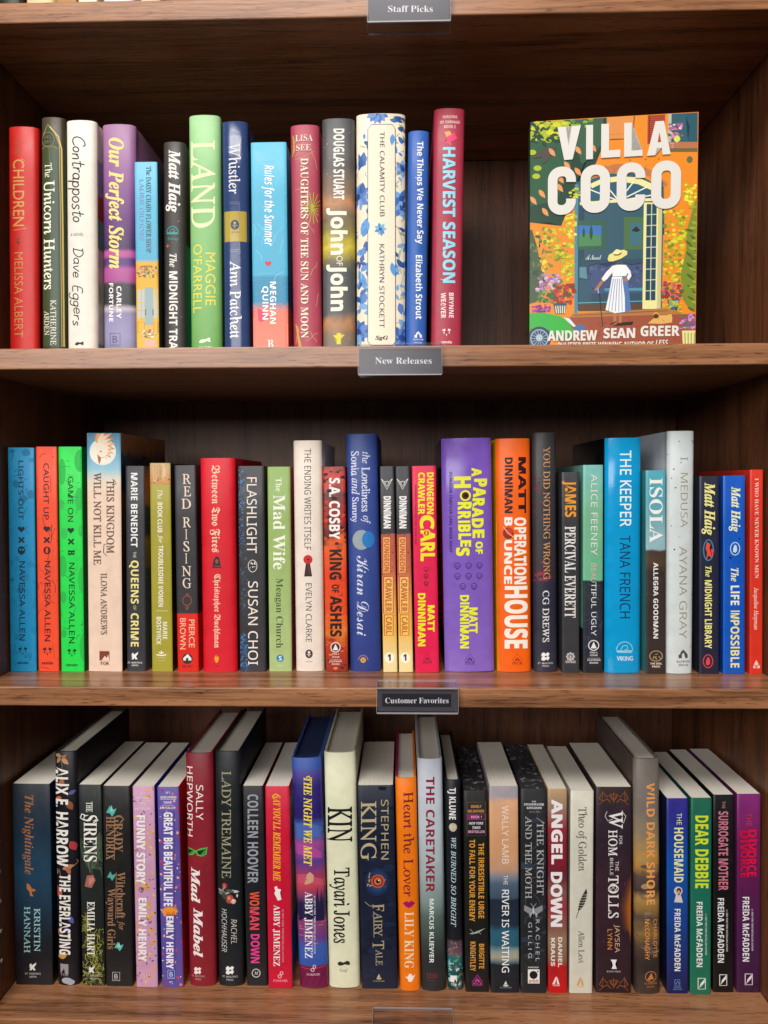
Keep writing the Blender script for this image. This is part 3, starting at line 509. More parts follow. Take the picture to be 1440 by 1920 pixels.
book('p', 'ma', (636, 884, 88, 652, 896, 1840), [(0, '3c80a4'), (.08, '5a9cba'), (.15, '8abccc'), (.2, 'e0d0bc'), (.25, 'eccfb8'), (1, 'ecd0ba'), .02], 'tall peach spine with an eagle over a pale moon at the top', {
    'cover_picture': [C('e6e6dc', 755, 225, 98), C('f0eadc', 745, 235, 80), P('c87844', (640, 92), (720, 96), (760, 130), (720, 170), (645, 140)), [Lf('d88a58' if i % 2 else 'e8a878', 700 + i * 4, 150 + i * 5, 150 - i * 4, 34, -62 + i * 15) for i in range(8)], [Lf('f2dcc0', 712 + i * 4, 160 + i * 6, 110 - i * 3, 26, -55 + i * 16) for i in range(8)], P('f2e4cc', (700, 170), (740, 150), (785, 185), (795, 235), (765, 265), (740, 268), (715, 240)), C('4c2c1c', 742, 222, 6, 5), P('b8662c', (716, 244), (742, 266), (738, 290), (728, 314), (722, 285)), ],
    'title': [T('THIS KINGDOM', 'r', '6c5448', 424, 965, 785, 838), T('WILL NOT KILL ME', 'r', '6c5448', 375, 1050, 690, 742), Ln('6c5448', 4, (840, 430), (855, 455), (825, 462)), Ln('6c5448', 4, (810, 890), (765, 900), (760, 960), (785, 985))],
    'author_name': [T('ILONA ANDREWS', 'r', '6c5448', 1112, 1565, 742, 786)],
    'publisher_mark': [Q('7c4030', 732, 1688, 804, 1756), P('ecd0ba', (748, 1758), (772, 1722), (786, 1740), (796, 1712), (806, 1758)), H('TOR', 's+10', '7c4030', 735, 803, 1790, 1768)]}, depth=0.15,
    right=[(0, 'b4885c'), (.06, '9c7048'), (.1, '203448'), (.22, '182c40'), (.26, '7a4c30'), (.6, '4a3428'), (1, '30241e'), .14])
book('p', 'ma', (920, 1062, 330, 935, 1070, 1837), '323238', 'charcoal paperback spine with white and pale yellow capitals', {
    'title': [T('THE', 'n', 'd8d8d0', 955, 1000, 978, 1000), T('QUEENS', 'sb', 'ece08c', 1020, 1338, 962, 1018), T('OF', 'n', 'd8d090', 1352, 1385, 980, 1000), T('CRIME', 'sb', 'ece08c', 1408, 1655, 962, 1018)],
    'author_name': [T('MARIE BENEDICT', 'sb', 'f0f0ee', 380, 922, 962, 1010)],
    'publisher_mark': [griffin(992, 1725, 24, 'f0f0ee'), smp(992, 1774, 'e8e8e8', 52, 'GRIFFIN')]}, right=[(0, '6a3824'), (.1, 'c06c44'), (.19, 'b87850'), (.2, '44546c'), (.33, '3c4860'), (.36, 'b09450'), (.48, '8a7a60'), (.5, '505c84'), (1, '4c5478'), .05])
book('p', 'mb', (80, 232, 308, 100, 248, 1840), [(0, 'a8a04c'), (.015, 'c0a070'), (.1, 'b8823c'), (.105, 'a49a30'), (1, 'a8a034')], 'olive green paperback spine with a strip of hair and orange at the top', {
    'cover_picture': [Q('a8a858', 82, 310, 240, 400), Q('c87c3c', 84, 395, 240, 465), P('d8b080', (105, 312), (150, 312), (150, 400), (130, 450), (105, 440), (118, 380)), P('e0bc90', (160, 312), (190, 312), (205, 380), (190, 440), (165, 410), (175, 360)), [Ln('c09060', 4, (112 + 12 * i, 320), (120 + 10 * i, 380), (112 + 12 * i, 430)) for i in range(6)], many(41, 24, 85, 410, 238, 462, ['d8a858', 'b85c30', 'e0904c'], 'dot', 4, 8)],
    'title': [T('The', 'i+4', 'f0ecd0', 502, 570, 140, 174), T('BOOK CLUB', 'sb-2', 'f4f0dc', 595, 815, 140, 175), T('for', 'bi', 'f0ecd0', 832, 892, 148, 180), T('TROUBLESOME WOMEN', 'sb-2', 'f4f0dc', 910, 1360, 146, 181)],
    'author_name': [Ln('f0ecd0', 3, (128, 1391), (215, 1391)), T('MARIE', 'sb-2', 'f0ecd8', 1472, 1600, 178, 211), T('BOSTWICK', 'sb-2', 'f0ecd8', 1435, 1640, 132, 166)],
    'publisher_mark': [P('f0ecd0', (132, 1720), (132, 1710), (168, 1716), (204, 1710), (204, 1720), (168, 1726)), Lf('f0ecd0', 168, 1712, 30, 12, -90), Lf('f0ecd0', 165, 1708, 24, 9, -140), Lf('f0ecd0', 171, 1708, 24, 9, -40), H('HARPER', 's', 'e0dcb8', 136, 202, 1742, 1732), H('MUSE', 's', 'e0dcb8', 148, 190, 1764, 1754)]}, right='3a2c1c')
book('p', 'mb', (263, 415, 325, 286, 443, 1840), [(0, '343438'), (.715, '323236'), (.718, 'e02414'), (1, 'dc2010')], 'dark grey paperback spine with a red foot and stacked upright cream letters', {
    'title': [[H(ch, 'r', 'f0d8c4', x0, x1, y, y - 72) for ch, x0, x1, y in (('R', 322, 384, 460), ('E', 330, 384, 550), ('D', 315, 384, 640), ('R', 324, 384, 776), ('I', 342, 358, 864), ('S', 330, 374, 952), ('I', 342, 358, 1040), ('N', 318, 386, 1134), ('G', 324, 386, 1222))]],
    'cover_picture': [Rg('a84c38', 5, 356, 1315, 32, 36), Ln('a84c38', 5, (356, 1351), (356, 1380)), Ln('a84c38', 5, (344, 1362), (356, 1384), (368, 1362)), Ln('a84c38', 4, (342, 1266), (370, 1266)), Ln('a84c38', 4, (346, 1274), (366, 1274))],
    'author_name': [T('PIERCE', 's+4', 'f0c0a0', 1455, 1662, 370, 412), T('BROWN', 's+4', 'f0c0a0', 1445, 1675, 304, 346)],
    'publisher_mark': [C('2c2a2c', 358, 1745, 39), P('e8e4e0', (328, 1758), (328, 1738), (350, 1718), (362, 1710), (388, 1740), (388, 1758), (366, 1758), (366, 1740), (348, 1740), (348, 1758)), H('DEL REY', 'sb', '6c1410', 322, 398, 1808, 1794)]})
book('h', 'mb', (446, 700, 271, 466, 722, 1846), 'd81428', 'wide scarlet spine with gothic blackletter lettering and a tiny hooded figure', {
    'title': [T('Between Two Fires', 'fr+4', 'f4ccb0', 325, 960, 538, 598)],
    'cover_picture': [P('3c2024', (540, 1075), (548, 1020), (562, 996), (578, 988), (592, 1000), (600, 1040), (608, 1075)), C('8a5044', 574, 1026, 12, 16), Ln('8a6058', 4, (548, 1060), (602, 1064))],
    'author_name': [T('Christopher Buehlman', 'fr+4', 'f4ccb0', 1120, 1665, 556, 602)],
    'publisher_mark': [P('f0a028', (560, 1760), (556, 1740), (570, 1715), (574, 1738), (584, 1722), (590, 1748), (580, 1772), (568, 1775)), Ln('7c1018', 4, (556, 1798), (590, 1798))]}, right='b00c20', gloss=0.5)
book('p', 'mb', (728, 920, 330, 746, 934, 1840), '343438', 'dark grey paperback spine with a grainy blue left edge and thin white capitals', {
    'cover_picture': [many(51, 150, 728, 345, 775, 900, ['3a78b4', '2c5888', '5aa0d8', '24405c'], 'line', 8, 22, 4), many(52, 90, 745, 900, 800, 1400, ['4a5460', '2c5070', '5c7890'], 'line', 10, 26, 3), many(53, 150, 745, 1560, 795, 1835, ['3a78b4', '2c5888', '5aa0d8', '24405c'], 'line', 8, 22, 4)],
    'title': [T('FLASHLIGHT', 'n+4', 'f0e4d8', 412, 965, 796, 868)], 'author_name': [T('SUSAN CHOI', 'n+4', 'f0e4d8', 1172, 1790, 806, 876)],
    'publisher_mark': [Rg('e0d8d0', 5, 838, 1060, 32, 44), many(54, 9, 820, 1032, 856, 1090, ['e0d8d0'], 'dot', 4, 7)]})
book('p', 'mc', (44, 210, 335, 60, 222, 1838), [(0, '8cac5c'), (.4, '9cb868'), (1, 'b0c484')], 'pale leaf green paperback spine with white serif title and dark green author line', {
    'title': [T('The', 'b', 'e8f0d8', 415, 516, 106, 150), T('Mad Wife', 'b', 'f4f4e8', 540, 1085, 88, 174)],
    'author_name': [T('Meagan Church', 'b-4', '40563a', 1150, 1665, 110, 158)],
    'publisher_mark': [C('2484b4', 138, 1740, 27), H('S', 'sb', 'e8f4f8', 128, 150, 1756, 1724), Ln('d8e8d0', 3, (120, 1795), (158, 1795))]}, right='c08078')
book('h', 'mc', (231, 440, 142, 252, 460, 1838), 'eee0d2', 'slim off-white spine with grey capitals and a red and black keyhole', {
    'title': [T('THE ENDING WRITES ITSELF', 'n', '54504c', 202, 940, 316, 364)],
    'cover_picture': [P('3a2224', (328, 1030), (356, 1030), (373, 1136), (314, 1136)), C('cc2828', 342, 1012, 34), C('3a1a1c', 344, 1012, 8), P('5c3030', (340, 1034), (352, 1034), (360, 1120), (344, 1120))],
    'author_name': [T('EVELYN CLARKE', 'n', '54504c', 1186, 1620, 326, 370)],
    'publisher_mark': [torch(350, 1708, 32, '383434', 'eee0d2'), Ln('a09890', 4, (325, 1765), (376, 1765))]}, left='b02858')
book('p', 'mc', (453, 612, 335, 472, 638, 1840), [(0, '8a2820'), (.06, 'c83020'), (.14, '481c1c'), (.24, 'a82818'), (.33, '5a2018'), (.4, 'e86020'), (.52, 'e83c10'), (.7, 'e84c14'), (.82, 'e07828'), (.88, 'b83818'), (1, '8a2818'), .3], 'fiery red and orange paperback spine with white author and black title capitals', {
    'cover_picture': [many(61, 40, 455, 345, 635, 900, ['2c1414', '501818', 'd84028'], 'blob', 8, 24, .7), many(62, 50, 560, 1000, 636, 1500, ['3a1c1c', '6a2418'], 'dot', 2, 6), many(63, 30, 460, 380, 630, 1820, ['f4a048', 'f0c060'], 'dot', 1.5, 4), many(64, 14, 470, 1600, 630, 1820, ['5a1c14', 'a83018', 'e87830'], 'blob', 10, 30, .6)],
    'author_name': [T('S.A. COSBY', 'sb+10', 'f4f0ec', 416, 865, 500, 576)],
    'title': [T('KING', 'sb+8', '281414', 940, 1160, 502, 588), T('OF', 'sb+4', '281414', 1196, 1256, 518, 570), T('ASHES', 'sb+8', '281414', 1280, 1580, 506, 590)],
    'publisher_mark': [tree_ring(545, 1660, 38, 'f0e8e4', '5a2420'), H('PINE &', 'sb', 'e8d0c8', 520, 572, 1716, 1704), H('CEDAR', 'sb', 'e8d0c8', 518, 574, 1738, 1726), Ln('e8d0c8', 2, (502, 1752), (590, 1752)), H('FLATIRON', 'sb', 'e8d0c8', 500, 592, 1770, 1758), H('BOOKS', 'sb', 'e8d0c8', 518, 576, 1790, 1778)]})
book('h', 'mc', (622, 850, 94, 652, 878, 1838), [(0, '30468c'), (.5, '344a94'), (1, '2a3c84'), .06], 'tall indigo spine with a silver and blue crescent moon', {
    'cover_picture': [C('98a4a8', 735, 868, 66, 73), C('2478c0', 785, 866, 46, 60), many(71, 26, 680, 815, 745, 925, ['808c94', 'b0b8b8'], 'dot', 2, 4), many(72, 60, 660, 1500, 870, 1830, ['3c5098', '283878'], 'dot', 1.5, 3)],
    'title': [T('the', 'i+4', 'd4daf0', 225, 310, 742, 792), T('Loneliness', 'r+8', 'dce0f2', 336, 662, 738, 796), T('of', 'i+4', 'd4daf0', 690, 750, 748, 800), T('Sonia', 'r+8', 'dce0f2', 220, 400, 660, 716), T('and', 'i+4', 'd4daf0', 416, 536, 664, 720), T('Sunny', 'r+8', 'dce0f2', 555, 735, 668, 714)],
    'author_name': [T('Kiran Desai', 'sc-4', 'd8def2', 985, 1575, 702, 790)],
    'publisher_mark': [C('e0a848', 748, 1755, 20), [C('c89850', 748 + 34 * math.cos(a), 1755 + 34 * math.sin(a), 4) for a in [3.3 + i * .4 for i in range(8)]], H('D', 'b', '30468c', 740, 757, 1765, 1745)]})
def comic(dx, side):
    s = lambda *q: [tuple(p) for p in q]
    book('p', 'md', (48 + dx, 150 + dx, 332, 73 + dx, 178 + dx, 1843), [(0, '38383c'), (.325, '363638'), (.33, 'b05848'), (.5, 'c86848'), (.66, 'e8a050'), (.8, 'f0b850'), (.92, 'f4dc98'), (1, 'f4e0a4'), .03],
        'slim black-to-yellow volume numbered 1, the %s one of an identical pair' % side, {
        'cover_picture': [many(81, 26, 62 + dx, 828, 150 + dx, 1400, ['8a3838', 'a84840', '7a3030'], 'dot', 3, 8), Ln('f0eeee', 5, (60 + dx, 424), (100 + dx, 500), (138 + dx, 424), (112 + dx, 448), (100 + dx, 440), (86 + dx, 448), (60 + dx, 424)), Ln('f0eeee', 4, (84 + dx, 450), (100 + dx, 480), (116 + dx, 450)), C('fcf6e0', 118 + dx, 1738, 36, 40)],
        'author_name': [T('DINNIMAN', 'sb+24', 'f2f0ee', 550, 785, 76 + dx, 128 + dx)],
        'title': [Fr('c04834', 5, 70 + dx, 846, 124 + dx, 1112), Fr('c04834', 5, 76 + dx, 1138, 146 + dx, 1406), Fr('b85030', 5, 82 + dx, 1420, 146 + dx, 1572), Q('f4b05c', 73 + dx, 850, 122 + dx, 1110), Q('f8c468', 79 + dx, 1142, 143 + dx, 1402), Q('f8c860', 85 + dx, 1424, 143 + dx, 1568), T('DUNGEON', 'sb+8', 'c06040', 862, 1100, 80 + dx, 116 + dx), T('CRAWLER', 'sb+8', 'c06838', 1152, 1396, 88 + dx, 134 + dx), T('CARL', 'sb+8', 'c87034', 1434, 1562, 92 + dx, 136 + dx)],
        'tagline': [H('1', 'sb+20', '2c3440', 104 + dx, 128 + dx, 1758, 1710)]})
comic(0, 'left'); comic(115.5, 'right')
book('p', 'md', (283, 457, 330, 308, 484, 1847), 'e4164e', 'hot pink paperback spine with bold yellow capitals and three tiny skulls', {
    'title': [T('DUNGEON', 'sb+20', 'f4e428', 378, 682, 394, 442), T('CRAWLER', 'sb+20', 'f4e428', 378, 684, 330, 378), T('C', 'sb+20', 'f4e428', 690, 792, 344, 446), T('ARL', 'sb+20', 'f4e428', 796, 1025, 348, 452), C('f4e428', 392, 822, 28), C('d83820', 390, 820, 20), C('f4d038', 390, 820, 6, 16)],
    'tagline': [T('DUNGEON CRAWLER CARL BOOK ONE', 'sb', '701838', 470, 900, 304, 318)],
    'cover_picture': [skull(387, 1086, 17, '7c1838', 4), skull(387, 1138, 15, '60142c', 6), skull(388, 1192, 15, '60142c', 6)],
    'author_name': [T('MATT', 'sb+20', 'f4e428', 1350, 1545, 400, 450), T('DINNIMAN', 'sb+20', 'f4e428', 1260, 1652, 328, 382)],
    'publisher_mark': [ace(395, 1740, 36, '701838')]}, left='a80c38', right='8a0c30')
book('h', 'md', (500, 866, 127, 525, 894, 1843), [(0, '7c58bc'), (.4, '7e5cbe'), (1, '8a68c4')], 'widest spine of its shelf, violet with tilted yellow capitals and rows of skulls', {
    'tagline': [T('DUNGEON CRAWLER CARL BOOK EIGHT', 'sb', '33205c', 370, 962, 560, 580)],
    'title': [T('A', 'sb+30', 'f0f038', 345, 408, 722, 795), T('P', 'sb+30', 'f0f038', 424, 484, 742, 836), T('A', 'sb+30', 'f0f038', 486, 560, 734, 826), T('R', 'sb+30', 'f0f038', 566, 630, 730, 818), T('A', 'sb+30', 'f0f038', 632, 706, 726, 808), T('D', 'sb+30', 'f0f038', 714, 784, 724, 810), T('E', 'sb+30', 'f0f038', 796, 858, 730, 816), T('OF', 'sb+26', 'f0f038', 884, 975, 752, 804), T('H', 'sb+30', 'f0f038', 406, 490, 594, 716), T('R', 'sb+30', 'f0f038', 592, 652, 622, 722), T('R', 'sb+30', 'f0f038', 660, 718, 622, 716), T('I', 'sb+30', 'f0f038', 728, 746, 624, 706), T('B', 'sb+30', 'f0f038', 756, 812, 624, 714), T('L', 'sb+30', 'f0f038', 822, 868, 626, 718), T('E', 'sb+30', 'f0f038', 872, 920, 640, 718), T('S', 'sb+30', 'f0f038', 926, 988, 610, 706), C('f0f038', 676, 546, 40), C('5a2c30', 676, 546, 27), C('241418', 680, 546, 12)],
    'cover_picture': [skull(x, y, 22, '33205c', 4) for x, y in ((618, 1062), (700, 1062), (780, 1062), (618, 1138), (700, 1138), (780, 1138), (658, 1214), (740, 1214))],
    'author_name': [T('MATT', 'sb+20', 'f0f038', 1368, 1558, 704, 766), T('DINNIMAN', 'sb+20', 'f0f038', 1275, 1670, 638, 702)],
    'publisher_mark': [ace(708, 1745, 37, '33205c')]}, gloss=0.2, left=[(0, '15151a'), (.2, '18161a'), (.24, 'c01c20'), (.8, 'b81c20'), (.85, '18161a')], right='b02028')
book('h', 'me', (76, 336, 128, 96, 338, 1843), 'f4640a', 'bright orange spine with heavy black and white block lettering and a little planet', {
    'cover_picture': [P('f0d028', (60, 640), (84, 680), (108, 1846), (60, 1846))],
    'author_name': [T('MATT', 'sb+20', '381010', 264, 672, 244, 302), T('DINNIMAN', 'sb+14', '381010', 266, 672, 142, 200)],
    'title': [T('OPERATION', 'sb+14', 'fcf0e4', 705, 1195, 214, 302), T('B', 'sb+20', 'fcf0e4', 702, 765, 140, 198), T('UNCE', 'sb+20', 'fcf0e4', 868, 1192, 140, 196), C('8a1c10', 168, 818, 39, 42), C('c83420', 176, 808, 26, 28), Ln('f4b078', 7, (132, 772), (165, 815), (212, 852)), T('HOUSE', 'sb+22', 'fcf0e4', 1208, 1670, 146, 310)],
    'publisher_mark': [ace(234, 1746, 37, '8a2010')]}, left='e8c820')
book('h', 'me', (350, 522, 84, 360, 536, 1842), [(0, '3c3a3c'), (.4, '353338'), (.6, '3a3038'), (.63, '2c2c40'), (.8, '2c2c3c'), (1, '343440'), .06], 'tall black spine with thin copper capitals and faint red smudges', {
    'cover_picture': [many(91, 14, 355, 350, 420, 720, ['4a2c34', '5a3038'], 'blob', 8, 26, .8), many(92, 16, 350, 1030, 480, 1190, ['7a2c3c', '8a3444', '5a2834'], 'blob', 8, 30, .5), Ln('903c4c', 6, (365, 1120), (400, 1160), (450, 1170), (475, 1150)), many(93, 20, 370, 1640, 530, 1680, ['3a3a50'], 'line', 30, 60, 3)],
    'title': [T('YOU DID NOTHING WRONG', 'r+2', 'cc9868', 185, 1160, 428, 474)], 'author_name': [T('CG DREWS', 'r+4', 'e8e4e0', 1240, 1622, 422, 468)],
    'publisher_mark': [dleaf(442, 1730, 32, 'f0eeee'), smp(442, 1778, 'c8c8cc', 56)]})
book('p', 'me', (560, 690, 375, 566, 690, 1848), '38383c', 'slim dark grey paperback spine with orange and white condensed capitals', {
    'title': [T('JAMES', 'sb+6', 'ee9c28', 437, 702, 586, 666)], 'author_name': [T('PERCIVAL EVERETT', 'b', 'ece8e4', 770, 1440, 584, 662)],
    'publisher_mark': [C('b8b4b0', 625, 1728, 28), C('38383c', 625, 1728, 15), C('c0bcb8', 625, 1730, 8, 12), [C('b8b4b0', 625 + 24 * math.cos(a), 1728 + 24 * math.sin(a), 9) for a in [i * .785 for i in range(8)]], H('VINTAGE', 'sb', 'd0ccc8', 588, 662, 1776, 1758)]})
book('p', 'me', (718, 866, 322, 718, 862, 1848), [(0, '74b8b4'), (.2, '78b894'), (.4, '72b890'), (.552, '70bc94'), (.556, '1c2834'), (.6, '2c3038'), (.8, '2a2c3c'), (1, '24262c'), .02], 'sea green paperback spine above dark water, with thin pale capitals', {
    'cover_picture': [many(94, 40, 720, 1175, 862, 1700, ['44505c', '384454', '18202a', '50606c'], 'line', 40, 110, 3)],
    'author_name': [T('ALICE FEENEY', 'n-4', 'f0e4dc', 390, 982, 776, 822)], 'title': [T('BEAU', 'n-2', 'e0b8ac', 1042, 1180, 778, 814), T('TIFUL UGLY', 'n-2', 'e8ecec', 1184, 1572, 778, 814)],
    'publisher_mark': [tree_ring(795, 1645, 40, 'e8e8e8', '2a2c38'), H('PINE &', 'sb', 'd8d8d8', 768, 824, 1704, 1692), H('CEDAR', 'sb', 'd8d8d8', 768, 824, 1724, 1712), Ln('d8d8d8', 2, (752, 1740), (842, 1740)), H('FLATIRON', 'sb', 'd8d8d8', 750, 844, 1760, 1748), H('BOOKS', 'sb', 'd8d8d8', 766, 828, 1780, 1768)]},
    left=[(0, '66a898'), (.5, '68a890'), (.78, '70b89c'), (.79, '1c2428'), (1, '1c2428')])
book('h', 'mf', (66, 328, 123, 58, 326, 1851), '0e9cd6', 'glossy cyan spine with white title and navy author capitals', {
    'title': [T('THE KEEPER', 'n+10', 'f0f6f8', 216, 770, 168, 250)], 'author_name': [T('TANA FRENCH', 'n+2', '183c68', 836, 1446, 165, 243)],
    'publisher_mark': [viking(201, 1680, 60, 'a8d8ec', 5), H('VIKING', 's+8', 'e0f0f8', 143, 264, 1760, 1727)]}, gloss=0.16, left='101014')
book('p', 'mf', (356, 504, 362, 360, 503, 1855), [(0, '4ca4b4'), (.15, '50a0b0'), (.3, '88b4bc'), (.385, '98bcc4'), (.395, '4a3830'), (.45, '54402c'), (.5, '382c2a'), (1, '3a2e2c'), .025], 'paperback spine with teal sky over dark brown rock and bold white serif title', {
    'title': [T('ISOLA', 'b', 'f4f4f0', 418, 890, 384, 478)], 'author_name': [T('ALLEGRA GOODMAN', 'sb', 'f0ece8', 1036, 1595, 412, 446)],
    'cover_picture': [many(95, 18, 360, 1000, 500, 1300, ['5a4638', '4a3a30'], 'line', 50, 120, 4)],
    'publisher_mark': [Rg('c0a878', 5, 431, 1725, 46, 38), many(96, 9, 405, 1708, 458, 1742, ['c0a878'], 'line', 8, 24, 4), H('THE DIAL', 'sb+8', 'e0d4bc', 388, 474, 1788, 1774), H('PRESS', 'sb+8', 'e0d4bc', 402, 460, 1810, 1796)]}, left='3c8a88')
book('h', 'mf', (530, 718, 72, 508, 712, 1856), 'd2dada', 'tall pale grey speckled spine with thin gold capitals', {
    'cover_picture': [C('30343c', x, y, s) for x, y, s in ((603, 148, 4), (697, 142, 4), (708, 155, 5), (552, 415, 4), (578, 485, 5), (568, 938, 6), (600, 845, 3), (548, 765, 4), (704, 1275, 4), (510, 1357, 5), (530, 240, 3), (565, 350, 5), (690, 1660, 3))],
    'title': [T('I,  MEDUSA', 'n-6', '9c9474', 262, 775, 612, 664)], 'author_name': [T('AYANA GRAY', 'n-6', '9c9474', 916, 1594, 602, 660)],
    'publisher_mark': [house(632, 1712, 36, '4a4c50'), H('RANDOM', 'b', '4a4c50', 582, 686, 1774, 1758), H('HOUSE', 'b', '4a4c50', 596, 674, 1800, 1784)]}, left='b8bec4')
book('p', 'mf', (750, 898, 405, 752, 893, 1856), '24263c', 'dark navy paperback spine with yellow script and a red figure in a blue oval', {
    'author_name': [T('Matt Haig', 'bi+14', 'f0ea94', 452, 836, 788, 864)],
    'cover_picture': [Rg('3c8cb0', 8, 816, 945, 36, 76), P('e85040', (805, 885), (830, 900), (825, 930), (860, 950), (838, 962), (842, 1000), (815, 985), (800, 1020), (806, 960), (795, 930))],
    'title': [T('The', 'bi+4', 'f0ea94', 1062, 1142, 794, 838), T('MIDNIGHT LIBRARY', 'sb+2', 'f0ea94', 1165, 1670, 790, 840)],
    'publisher_mark': penguin(813, 1764, 34, 48, 'e04848')}, left='20222e')
book('p', 'mf', (924, 1088, 402, 927, 1083, 1856), '0c58c0', 'royal blue paperback spine with pale yellow script, second from the right end', {
    'author_name': [T('Matt Haig', 'bi+14', 'eef0c4', 482, 812, 985, 1050)],
    'cover_picture': [bird(1045, 862, 12, '0c2c6c'), bird(978, 1002, 16, '0c2c6c'), bird(1042, 1035, 8, '0c2c6c')],
    'title': [T('The', 'bi+4', 'f0f0d0', 1076, 1176, 982, 1036), T('LIFE', 'sb+2', 'f4f2dc', 1206, 1350, 980, 1042), T('IM', 'sb+2', 'f0e890', 1390, 1452, 980, 1042), T('POSSIBLE', 'sb+2', 'ece4a0', 1460, 1812, 980, 1042)],
    'publisher_mark': penguin(1012, 935, 34, 46, 'c8e4ec')}, left='0a4498')
book('p', 'mf', (1124, 1220, 357, 1120, 1215, 1858), 'd83420', 'slim red paperback spine with small pale serif lettering, by the right side panel', {
    'title': [T('I WHO HAVE NEVER KNOWN MEN', 'b-2', 'f0d4c8', 420, 1152, 1158, 1184)], 'author_name': [T('Jacqueline Harpman', 'i+6', 'f0d4c8', 1220, 1530, 1152, 1182)],
    'publisher_mark': [P('f0d4c8', (1150, 1790), (1168, 1755), (1186, 1790)), Q('f0d4c8', 1146, 1796, 1194, 1815), Q('d83420', 1158, 1800, 1178, 1811)]}, left='c02c1c')

# ---------------------------------------------------------------- lower shelf
book('p', 'ba', (77, 318, 515, 102, 338, 1806), [(0, '1c222c'), (.2, '1c2c3c'), (.45, '1e4058'), (.6, '1c3448'), (.8, '18181e'), (1, '1a161c'), .04], 'dark teal-blue paperback spine with copper italic title, leftmost on the lower shelf', {
    'title': [T('The Nightingale', 'bi', '9c6a48', 586, 1095, 160, 214)],
    'cover_picture': [P('b87038', (172, 1150), (190, 1160), (205, 1185), (232, 1192), (205, 1212), (215, 1235), (195, 1232), (190, 1205), (172, 1185))],
    'author_name': [T('KRISTIN', 'r+4', '94bcbc', 1310, 1590, 220, 258), T('HANNAH', 'r+4', '94bcbc', 1300, 1600, 156, 194)],
    'publisher_mark': [griffin(212, 1690, 22, 'e0dcd4'), smp(212, 1734, 'b8b4b0', 50, 'GRIFFIN')]}, left='14181e')
book('h', 'ba', (340, 490, 308, 362, 508, 1810), '15131a', 'tall black spine with white condensed capitals woven with autumn leaves', {
    'cover_picture': [[Lf(c, x, y, l, w, a) for c, x, y, l, w, a in (('b88860', 350, 330, 50, 26, 10), ('c89870', 395, 350, 60, 32, 40), ('a87850', 400, 355, 40, 24, -50), ('b08058', 385, 345, 45, 24, 120), ('a86848', 400, 480, 60, 40, 100), ('8a5038', 430, 620, 70, 44, 60), ('5c5c9c', 440, 580, 50, 26, -30), ('a83c40', 450, 880, 70, 50, 60), ('c06848', 395, 600, 50, 30, 160), ('b87858', 400, 1060, 80, 36, -20), ('a86848', 430, 1040, 60, 30, 70), ('7c7460', 350, 1050, 60, 50, 90), ('b85c44', 390, 1190, 55, 36, 110), ('b04038', 360, 1170, 50, 40, 80), ('5858a0', 440, 1360, 60, 34, 60), ('484890', 430, 1420, 50, 30, 100), ('8a5040', 370, 1450, 60, 30, 60), ('c89048', 370, 1630, 70, 46, -20), ('b88048', 365, 1600, 46, 24, 200))], Ln('9c8468', 4, (400, 1060), (470, 1040), (494, 1020), (488, 1000)), Ln('8c7458', 4, (380, 320), (400, 400), (395, 480)), Ln('8c7458', 4, (380, 1060), (400, 1180), (380, 1300)), C('a8a8ac', 430, 1780, 34, 20), C('a8a8ac', 452, 1790, 26, 18)],
    'author_name': [T('ALIX E. HARROW', 'sb+6', 'ece6de', 410, 1042, 352, 438)], 'title': [T('THE EVERLASTING', 'sb+6', 'ece6de', 1095, 1612, 380, 452)],
    'publisher_mark': [P('9c9094', (386, 1672), (440, 1672), (440, 1738), (420, 1738), (412, 1700), (388, 1738)), H('TOR', 's+6', '9c9094', 388, 440, 1750, 1734)]}, right='0f1116')
book('p', 'ba', (506, 646, 520, 528, 678, 1810), [(0, '202826'), (.3, '242a28'), (1, '1a1e1c')], 'dark paperback spine with yellow-green seaweed at the foot and a pink shell', {
    'cover_picture': [[Ln('5a6448', 4, (600, 545 + i * 14), (645, 560 + i * 12)) for i in range(4)], [Lf(c, x, y, l, w, a) for c, x, y, l, w, a in (('3c4a38', 520, 860, 250, 60, 72), ('46543e', 640, 820, 200, 60, 95), ('4c5c48', 600, 900, 160, 44, 60), ('3c4a38', 650, 900, 180, 50, 110))], [Ln('6c7c60', 3, (530 + i * 8, 880 + i * 30), (560 + i * 4, 960 + i * 25)) for i in range(6)], [Ln('586850', 3, (590, 1050), (600 + 10 * i, 1000 + 12 * i), (655, 980 + 25 * i)) for i in range(6)], P('a86458', (560, 1100), (600, 1095), (615, 1130), (590, 1180), (545, 1170)), P('c08478', (570, 1120), (600, 1110), (608, 1130), (575, 1165)), many(101, 190, 530, 1430, 672, 1805, ['98983c', '7c7c30', 'b0ac50', '5c6028'], 'line', 18, 46, 4), many(102, 60, 530, 1360, 580, 1450, ['7c7c38', '98983c'], 'line', 14, 30, 3)],
    'title': [T('THE', 'b', 'e8e4d8', 628, 692, 556, 596), T('SIRENS', 'b', 'f0ece4', 712, 1010, 542, 622), Ln('f0ece4', 7, (612, 720), (630, 745), (600, 760)), Ln('f0ece4', 7, (545, 745), (520, 730), (528, 705), (548, 712))],
    'author_name': [T('EMILIA HART', 'b', 'f0ece4', 1266, 1616, 562, 610)], 'publisher_mark': [griffin(592, 1705, 20, 'e8e4dc'), smp(600, 1744, 'c0bcb0', 44, 'GRIFFIN')]})
